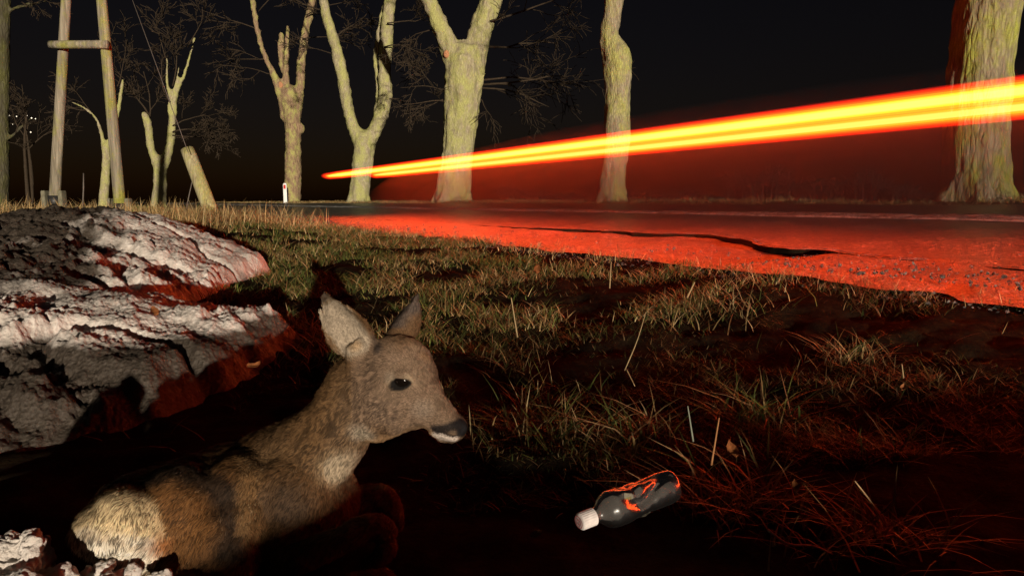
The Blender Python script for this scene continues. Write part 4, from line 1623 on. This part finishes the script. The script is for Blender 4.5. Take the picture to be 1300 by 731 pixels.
# ------------------------------------------------------------------ crushed bottle
def mat_pet():
    a = N('clear_plastic')
    v = a.coord()
    f = a.noise(v, 60, 4)
    n_ = a.bump(f, .15, .003)
    g = a.n('BsdfGlossy', {'Roughness': .26, 'Normal': n_, 'Color': (.6, .6, .6, 1)})
    t = a.n('BsdfTransparent', {'Color': (.80, .79, .77, 1)})
    d = a.n('BsdfDiffuse', {'Color': (.30, .28, .26, 1)})
    fr = a.n('Fresnel', {'IOR': 1.5, 'Normal': n_}).outputs[0]
    fr2 = a.n('Math', {0: fr, 1: 1.0}, operation='MULTIPLY').outputs[0]
    m1 = a.n('MixShader', {0: .15, 1: t.outputs[0], 2: d.outputs[0]})
    m2 = a.n('MixShader', {0: fr2, 1: m1.outputs[0], 2: g.outputs[0]})
    a.t.links.new(m2.outputs[0], a.out.inputs[0])
    return a.m


M['pet'] = mat_pet()


def mat_cap():
    a = N('bottle_cap')
    tc = a.n('TexCoord').outputs['Object']
    f = a.noise(tc, 60, 4)
    col = a.ramp(f, [(.3, (.55, .5, .48)), (.7, (.78, .73, .70))])
    return a.surf(col, .5, a.bump(f, .2, .002), .4)


M['cap'] = mat_cap()
M['cap_print'] = plain('faded_print', (.45, .16, .16), .6, .3, .4, 250, .1)
M['label'] = plain('torn_label', (.55, .52, .40), .6, .3, .35, 120, .3)
M['label_ink'] = plain('yellow_ink', (.5, .45, .06), .6, .3, .3, 100, .1)
BS = .86
bc0, bc1 = at(741, 660, 1.045), at(853, 615, 1.14)
bax = norm(bc1 - bc0)
bup = norm(np.array([0, 0, 1.0]) - bax * bax[2])
bsd = np.cross(bax, bup)
bot = empty('plastic_bottle', (bc0 + bc1) / 2 - np.array([0, 0, .04]), 'crushed clear plastic bottle with white cap lying in the grass', 'bottle')
L = np.linalg.norm(bc1 - bc0)
prof = [(.10, .0135), (.14, .0145), (.17, .019), (.22, .029), (.28, .0350), (.40, .0360), (.47, .0345), (.50, .0325), (.53, .034), (.60, .033), (.66, .031), (.70, .0325), (.80, .033), (.90, .0335), (.97, .032), (1.0, .027), (1.0, .012)]
prof_t = np.array(prof)
tt_ = np.concatenate([np.linspace(.10, .97, 46), [.985, 1.0, 1.0]])
rr_ = BS * np.concatenate([np.interp(np.linspace(.10, .97, 46), prof_t[:, 0], prof_t[:, 1]), [.031, .027, .008]])
seg = 40
th = np.linspace(0, 2 * np.pi, seg, endpoint=False)
V = []
for t, r in zip(tt_, rr_):
    c_ = bc0 + bax * L * t
    cr = sstep(.3, .5, t) * sstep(1.02, .8, t)
    for a in th:
        # crushed: a long trough pressed into the upper side, ridges left and right
        tr = cr * .2 * math.exp(-((a - 1.75) / .42) ** 2) + cr * .35 * math.exp(-((a - .75 - .5 * math.sin(t * 9)) / .3) ** 2)
        rd = 1 + cr * .13 * math.exp(-((a - 1.25) / .22) ** 2) * (1 if t > .55 else .4)
        q = r * (rd - tr)
        V.append(c_ + bsd * math.cos(a) * q + bup * math.sin(a) * q)
V = np.array(V)
V += .0009 * np.stack([fbm(V * 60, 3, s_) for s_ in (1, 2, 3)], 1)
n = len(tt_)
k = np.arange(seg); k2 = (k + 1) % seg
Q = np.concatenate([np.stack([q * seg + k, q * seg + k2, (q + 1) * seg + k2, (q + 1) * seg + k], 1) for q in range(n - 1)])
obj('bottle_body', V, [Q], M['pet'], bot)
# cap with knurled skirt
ks = 48
thk = np.linspace(0, 2 * np.pi, ks, endpoint=False)
prf = [(-.022, .0125), (-.021, .0155), (-.019, .0172), (.010, .0176), (.011, .0168)]
V = []
for x_, r in prf:
    for q, a in enumerate(thk):
        rr2 = .8 * (r + (.0005 if (q % 2 and r > .016) else 0))
        V.append(bc0 + bax * BS * (x_ + .012) + bsd * math.cos(a) * rr2 + bup * math.sin(a) * rr2)
V.append(bc0 + bax * BS * (-.0105)); V = np.array(V)
k = np.arange(ks); k2 = (k + 1) % ks
Q = np.concatenate([np.stack([q * ks + k, q * ks + k2, (q + 1) * ks + k2, (q + 1) * ks + k], 1) for q in range(len(prf) - 1)])
T = np.stack([np.full(ks, len(V) - 1), k2, k], 1)
cap = obj('cap', V, [Q, T], M['cap'], bot, False)
cc = bc0 + bax * BS * (-.0118)
for r0, r1 in ((.0085, .0105), (.003, .0055)):
    V = np.array([cc + (bsd * math.cos(a) + bup * math.sin(a)) * r for r in (r0, r1) for a in thk])
    obj('cap_print', V, [np.stack([k, k2, ks + k2, ks + k], 1)], M['cap_print'], cap)
# torn label round the middle
V, Q = [], []
na_, nt_ = 22, 8
for q in range(nt_):
    t = .57 + .10 * q / (nt_ - 1)
    for a in np.linspace(2.5, 5.4, na_):
        rr2 = float(np.interp(t, prof_t[:, 0], prof_t[:, 1])) * BS + .0016 + .0006 * math.sin(a * 7 + q)
        V.append(bc0 + bax * (L * (t + .012 * math.sin(a * 3))) + bsd * math.cos(a) * rr2 + bup * math.sin(a) * rr2)
i, j = np.meshgrid(np.arange(nt_ - 1), np.arange(na_ - 1), indexing='ij')
k = (i * na_ + j).ravel()
Qn = np.stack([k, k + 1, k + na_ + 1, k + na_], 1)
V = np.array(V)
sel_ = np.arange(len(Qn))
ink = (np.arange(len(Qn)) % (na_ - 1) > 6) & (np.arange(len(Qn)) % (na_ - 1) < 11) & (np.arange(len(Qn)) // (na_ - 1) < 5)
lb = obj('torn_label', V, [Qn[~ink]], M['label'], bot)
obj('label_print', V, [Qn[ink]], M['label_ink'], lb)

# ------------------------------------------------------------------ grass
GREEN = np.array([(.075, .105, .022), (.10, .13, .03), (.06, .08, .025), (.13, .14, .035)])
STRAW = np.array([(.40, .28, .12), (.30, .20, .085), (.46, .35, .18), (.22, .13, .05)])
RUST = np.array([(.20, .075, .025), (.14, .07, .03)])


def blades(x, y, z, h, w, col, rg, lean=.5, curl=.5):
    """four-level tapered blades that lean and bend"""
    n = len(x)
    a = rg.uniform(0, 2 * np.pi, n)
    l = np.abs(rg.normal(lean, .28, n))
    cu = np.abs(rg.normal(curl, .3, n))
    d = np.stack([np.cos(a), np.sin(a), 0 * a], 1)
    s_ = np.stack([-np.sin(a + rg.normal(0, .6, n)), np.cos(a), 0 * a], 1)
    p = np.stack([x, y, z], 1)
    L = []
    for t, wf in ((0, 1), (.35, .9), (.7, .6), (1, 0)):
        out = l * t + cu * t * t
        up = t * (1 - .38 * cu * t)
        q = p + d * (h * out)[:, None] + np.array([0, 0, 1.0]) * (h * up)[:, None]
        if wf > 0:
            L += [q - s_ * (w * wf)[:, None], q + s_ * (w * wf)[:, None]]
        else:
            L.append(q)
    V = np.stack(L, 1).reshape(-1, 3)
    b = np.arange(n)[:, None] * 7
    Q = np.concatenate([b + np.array([[0, 1, 3, 2]]), b + np.array([[2, 3, 5, 4]])])
    T = b + np.array([[4, 5, 6]])
    c_ = np.repeat(col, 7, 0)
    return V, Q, T, c_


def pick(rg, n, straw, rust=.04):
    r = rg.random(n)
    c_ = GREEN[rg.integers(0, len(GREEN), n)]
    st_ = r < straw
    c_ = np.where(st_[:, None], STRAW[rg.integers(0, len(STRAW), n)], c_)
    ru = r > 1 - rust
    c_ = np.where(ru[:, None], RUST[rg.integers(0, len(RUST), n)], c_)
    return c_ * rg.uniform(.8, 1.75, n)[:, None]


GB = MB()


def scatter(n, x, y, hlo, hhi, w0, straw, rust=.04, clump=(3.0, -.1), lean=.45, curl=.5, seed=1, skip_snow=True, shade_tint=1.0):
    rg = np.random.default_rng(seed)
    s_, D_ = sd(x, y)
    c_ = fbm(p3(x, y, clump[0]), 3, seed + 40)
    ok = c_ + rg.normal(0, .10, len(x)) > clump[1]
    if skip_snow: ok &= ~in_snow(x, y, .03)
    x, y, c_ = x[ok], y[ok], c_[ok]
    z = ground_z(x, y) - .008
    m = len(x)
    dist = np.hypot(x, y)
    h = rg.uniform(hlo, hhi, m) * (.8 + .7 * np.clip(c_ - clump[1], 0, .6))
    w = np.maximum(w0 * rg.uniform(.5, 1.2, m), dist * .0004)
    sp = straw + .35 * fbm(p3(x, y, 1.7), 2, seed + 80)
    colr = shade_tint * pick(rg, m, np.clip(sp, .05, .95), rust)  # foreground blades get a darker colour that paints in the shade
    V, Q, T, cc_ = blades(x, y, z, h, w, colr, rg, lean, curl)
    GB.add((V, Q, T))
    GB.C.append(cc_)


rg = np.random.default_rng(3)
# foreground and middle: density falls with distance so that the picture stays evenly covered
n = 30000
Yr = np.exp(rg.uniform(np.log(1.45), np.log(4.2), n))
Xr = rg.uniform(-.62, .95, n) * Yr
D_ = sd(Xr, Yr)[1]
o = D_ < 2.85
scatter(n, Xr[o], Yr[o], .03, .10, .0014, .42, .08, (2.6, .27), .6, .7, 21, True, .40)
n = 78000
S_ = np.exp(rg.uniform(np.log(2.2), np.log(24), n))
D_ = rg.uniform(.2, 2.98, n)
X_, Y_ = xy(S_, D_)
scatter(n, X_, Y_, .03, .095, .0022, .30, .06, (2.6, -.06), .55, .65, 22)
# low turf between the tufts
n = 34000
Yr = np.exp(rg.uniform(np.log(1.25), np.log(4.0), n))
Xr = rg.uniform(-.42, .92, n) * Yr
D_ = sd(Xr, Yr)[1]
o = D_ < 2.9
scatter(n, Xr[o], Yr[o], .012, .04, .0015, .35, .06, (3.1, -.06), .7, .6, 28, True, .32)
# dry fringe on the road edge
n = 5000
S_ = rg.uniform(.2, 16, n); D_ = rg.normal(2.86, .12, n)
X_, Y_ = xy(S_, D_)
scatter(n, X_, Y_, .03, .09, .0014, .85, .05, (5, -.1), .5, .5, 23)
# tall straw left of the pole and round it
n = 6000
X_ = rg.uniform(-9.5, -3.0, n); Y_ = rg.uniform(6.3, 11.5, n)
scatter(n, X_, Y_, .14, .34, .0030, .95, .02, (1.2, -.5), .30, .45, 24)
n = 1500
X_ = rg.normal(at(266, 270, YL)[0], .35, n); Y_ = rg.normal(YL - .4, .4, n)
scatter(n, X_, Y_, .10, .24, .003, .85, .02, (1.2, -.9), .5, .8, 25)
n = 8000
S_ = np.exp(rg.uniform(np.log(7), np.log(40), n)); D_ = rg.uniform(-2.5, 2.6, n)
X_, Y_ = xy(S_, D_)
scatter(n, X_, Y_, .06, .13, .003, .65, .03, (1.2, -.3), .5, .6, 26)
# verge across the road
n = 22000
S_ = np.exp(rg.uniform(np.log(1.0), np.log(120), n)) - 3.5; D_ = rg.uniform(10.2, 12.6, n)
X_, Y_ = xy(S_, D_)
scatter(n, X_, Y_, .06, .15, .004, .85, .05, (.9, -.35), .6, .7, 27, False)
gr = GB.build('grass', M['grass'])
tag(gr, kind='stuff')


# tussocks one can point at
def tussock(px, py, Y, n, h, spread, straw, label, seed, rust=.1):
    n = int(n * .7)
    rg = np.random.default_rng(seed)
    c_ = at(px, py, Y)
    x = c_[0] + rg.normal(0, spread, n)
    y = c_[1] + rg.normal(0, spread * .7, n)
    z = ground_z(x, y) - .006
    hh_ = h * rg.uniform(.35, 1.15, n)
    V, Q, T, cc_ = blades(x, y, z, hh_, rg.uniform(.0011, .0028, n), .6 * pick(rg, n, straw, rust * .4), rg, .5, .7)  # blade colour dimmed as painted shade of the dark verge
    o = base_obj('grass_tussock', V, [Q, T], M['grass'], True, cc_)
    tag(o, label, 'grass tussock', 'grass tussocks on the dark verge')


tussock(680, 505, 1.62, 220, .125, .065, .5, 'grass tussock with a tall pale stalk, just right of the deer nose and above it', 201)
tussock(800, 520, 1.60, 160, .120, .055, .55, 'small grass tussock above the bottle with a straw leaning out of it', 202)
tussock(930, 610, 1.25, 280, .125, .055, .7, 'dry reddish tussock right beside the bottom end of the bottle', 203, .2)
tussock(1075, 690, 1.10, 150, .115, .06, .75, 'dry tangled tussock near the lower edge, right of the bottle', 204, .15)
tussock(968, 480, 1.75, 170, .14, .05, .3, 'green tussock with upright blades above the reddish tussock', 205)
tussock(1140, 690, 1.12, 90, .10, .05, .8, 'straw-coloured tuft right of the tangled tussock at the lower edge', 206)
tussock(905, 385, 2.9, 260, .13, .16, .75, 'dry tuft at the crest of the verge below the road crack', 207)
tussock(690, 440, 2.0, 160, .10, .07, .3, 'low green tuft uphill of the stalked tussock', 208)
tussock(1090, 430, 2.2, 160, .10, .08, .75, 'thin dry tuft on the dark slope at the right', 209)


def stalk(p0, p1, bend, r, col, label):
    m_ = (p0 + p1) / 2 + np.asarray(bend)
    P = bez([p0, m_, p1], 8)
    v = tube(P, np.linspace(r, r * .6, 8), 5)
    o = base_obj('dry_stalk', v[0], [v[1], v[2]], M['straw'], True, np.tile(np.array(col), (len(v[0]), 1)))
    tag(o, label, 'dry stalk', 'dry stalks standing in the verge')


SC_ = (.40, .29, .15)
stalk(at(657, 428, 1.62), at(649, 378, 1.60), (0, 0, 0), .0022, SC_, 'short pale upright stalk right of the deer ears')
stalk(at(793, 470, 1.60), at(820, 396, 1.60), (.004, 0, 0), .0014, SC_, 'long thin straw leaning right above the bottle')
stalk(at(795, 468, 1.60), at(806, 490, 1.55), (0, 0, 0), .0016, SC_, 'short straw at the foot of the long leaning straw')
stalk(at(774, 366, 2.7), at(776, 332, 2.7), (0, 0, 0), .003, SC_, 'upright straw standing at the middle of the grass crest')
stalk(at(872, 378, 2.6), at(882, 358, 2.6), (0, 0, 0), .004, SC_, 'stout short pale stalk on the dark slope right of the middle')
stalk(at(880, 560, 1.25), at(873, 515, 1.25), (.0, 0, 0), .0020, (.22, .24, .18), 'pale greyish grass blade standing right of the bottle')
stalk(at(903, 590, 1.25), at(913, 530, 1.25), (.0, 0, 0), .0022, (.36, .17, .07), 'reddish brown stalk in the tussock beside the bottle')
stalk(at(1125, 668, 1.1), at(1085, 610, 1.1), (.0, 0, .004), .0020, (.40, .26, .13), 'bent straw leaning left at the lower right')
stalk(at(1147, 480, 1.9), at(1145, 462, 1.9), (.0, 0, 0), .0022, SC_, 'short orange-lit stalk on the dark slope at the right')
P = bez([at(975, 672, 1.06), at(1000, 690, 1.04), at(1030, 692, 1.05), at(1056, 702, 1.05)], 10)
v = tube(P, np.linspace(.0022, .0013, 10), 6)
o = base_obj('broken_twig', v[0], [v[1], v[2]], M['straw'], True, np.tile(np.array((.40, .33, .25)), (len(v[0]), 1)))
tag(o, 'pale broken twig lying near the lower edge right of the bottle', 'twig')


def leaf(px, py, Y, size, label, seed):
    rg = np.random.default_rng(seed)
    c_ = at(px, py, Y)
    a = rg.uniform(0, 6.28)
    n, m = 9, 7
    V = []
    for t in np.linspace(-1, 1, n):
        wv = (1 - t * t) ** .7 * .55 * (1 + .18 * math.sin(t * 11))
        for q in np.linspace(-1, 1, m):
            x, y = t * size, q * wv * size
            V.append((x * math.cos(a) - y * math.sin(a), x * math.sin(a) + y * math.cos(a), size * (.35 * q * q + .3 * t * t + .12 * math.sin(3 * t + q))))
    V = np.array(V)
    V[:, 2] += .5 * V[:, 1]
    V2_ = V.copy(); V2_[:, 2] += size * .025
    V = np.concatenate([V, V2_]) + c_
    i, j = np.meshgrid(np.arange(n - 1), np.arange(m - 1), indexing='ij')
    k = (i * m + j).ravel()
    Q = np.stack([k, k + 1, k + m + 1, k + m], 1)
    o = base_obj('dry_leaf', V, [np.concatenate([Q, Q[:, ::-1] + n * m])], M['leaf'])
    tag(o, label, 'dry leaf', 'dry leaves on the ground')


leaf(197, 398, 2.2, .022, 'curled orange leaf lying on the snow', 301)
leaf(930, 575, 1.25, .018, 'curled orange leaf caught in the tussock beside the bottle', 302)
leaf(682, 345, 3.4, .03, 'brown leaf on the lit grass above the deer ears', 303)
leaf(322, 466, 1.9, .018, 'reddish leaf at the shadow edge of the snow left of the deer neck', 304)
leaf(1010, 620, 1.2, .012, 'small reddish leaf on the dark ground right of the bottle tussock', 305)
leaf(680, 680, 1.05, .010, 'small red-lit leaf left of the bottle cap', 306)
leaf(1146, 494, 1.7, .012, 'small red-lit leaf on the dark slope at the right', 307)
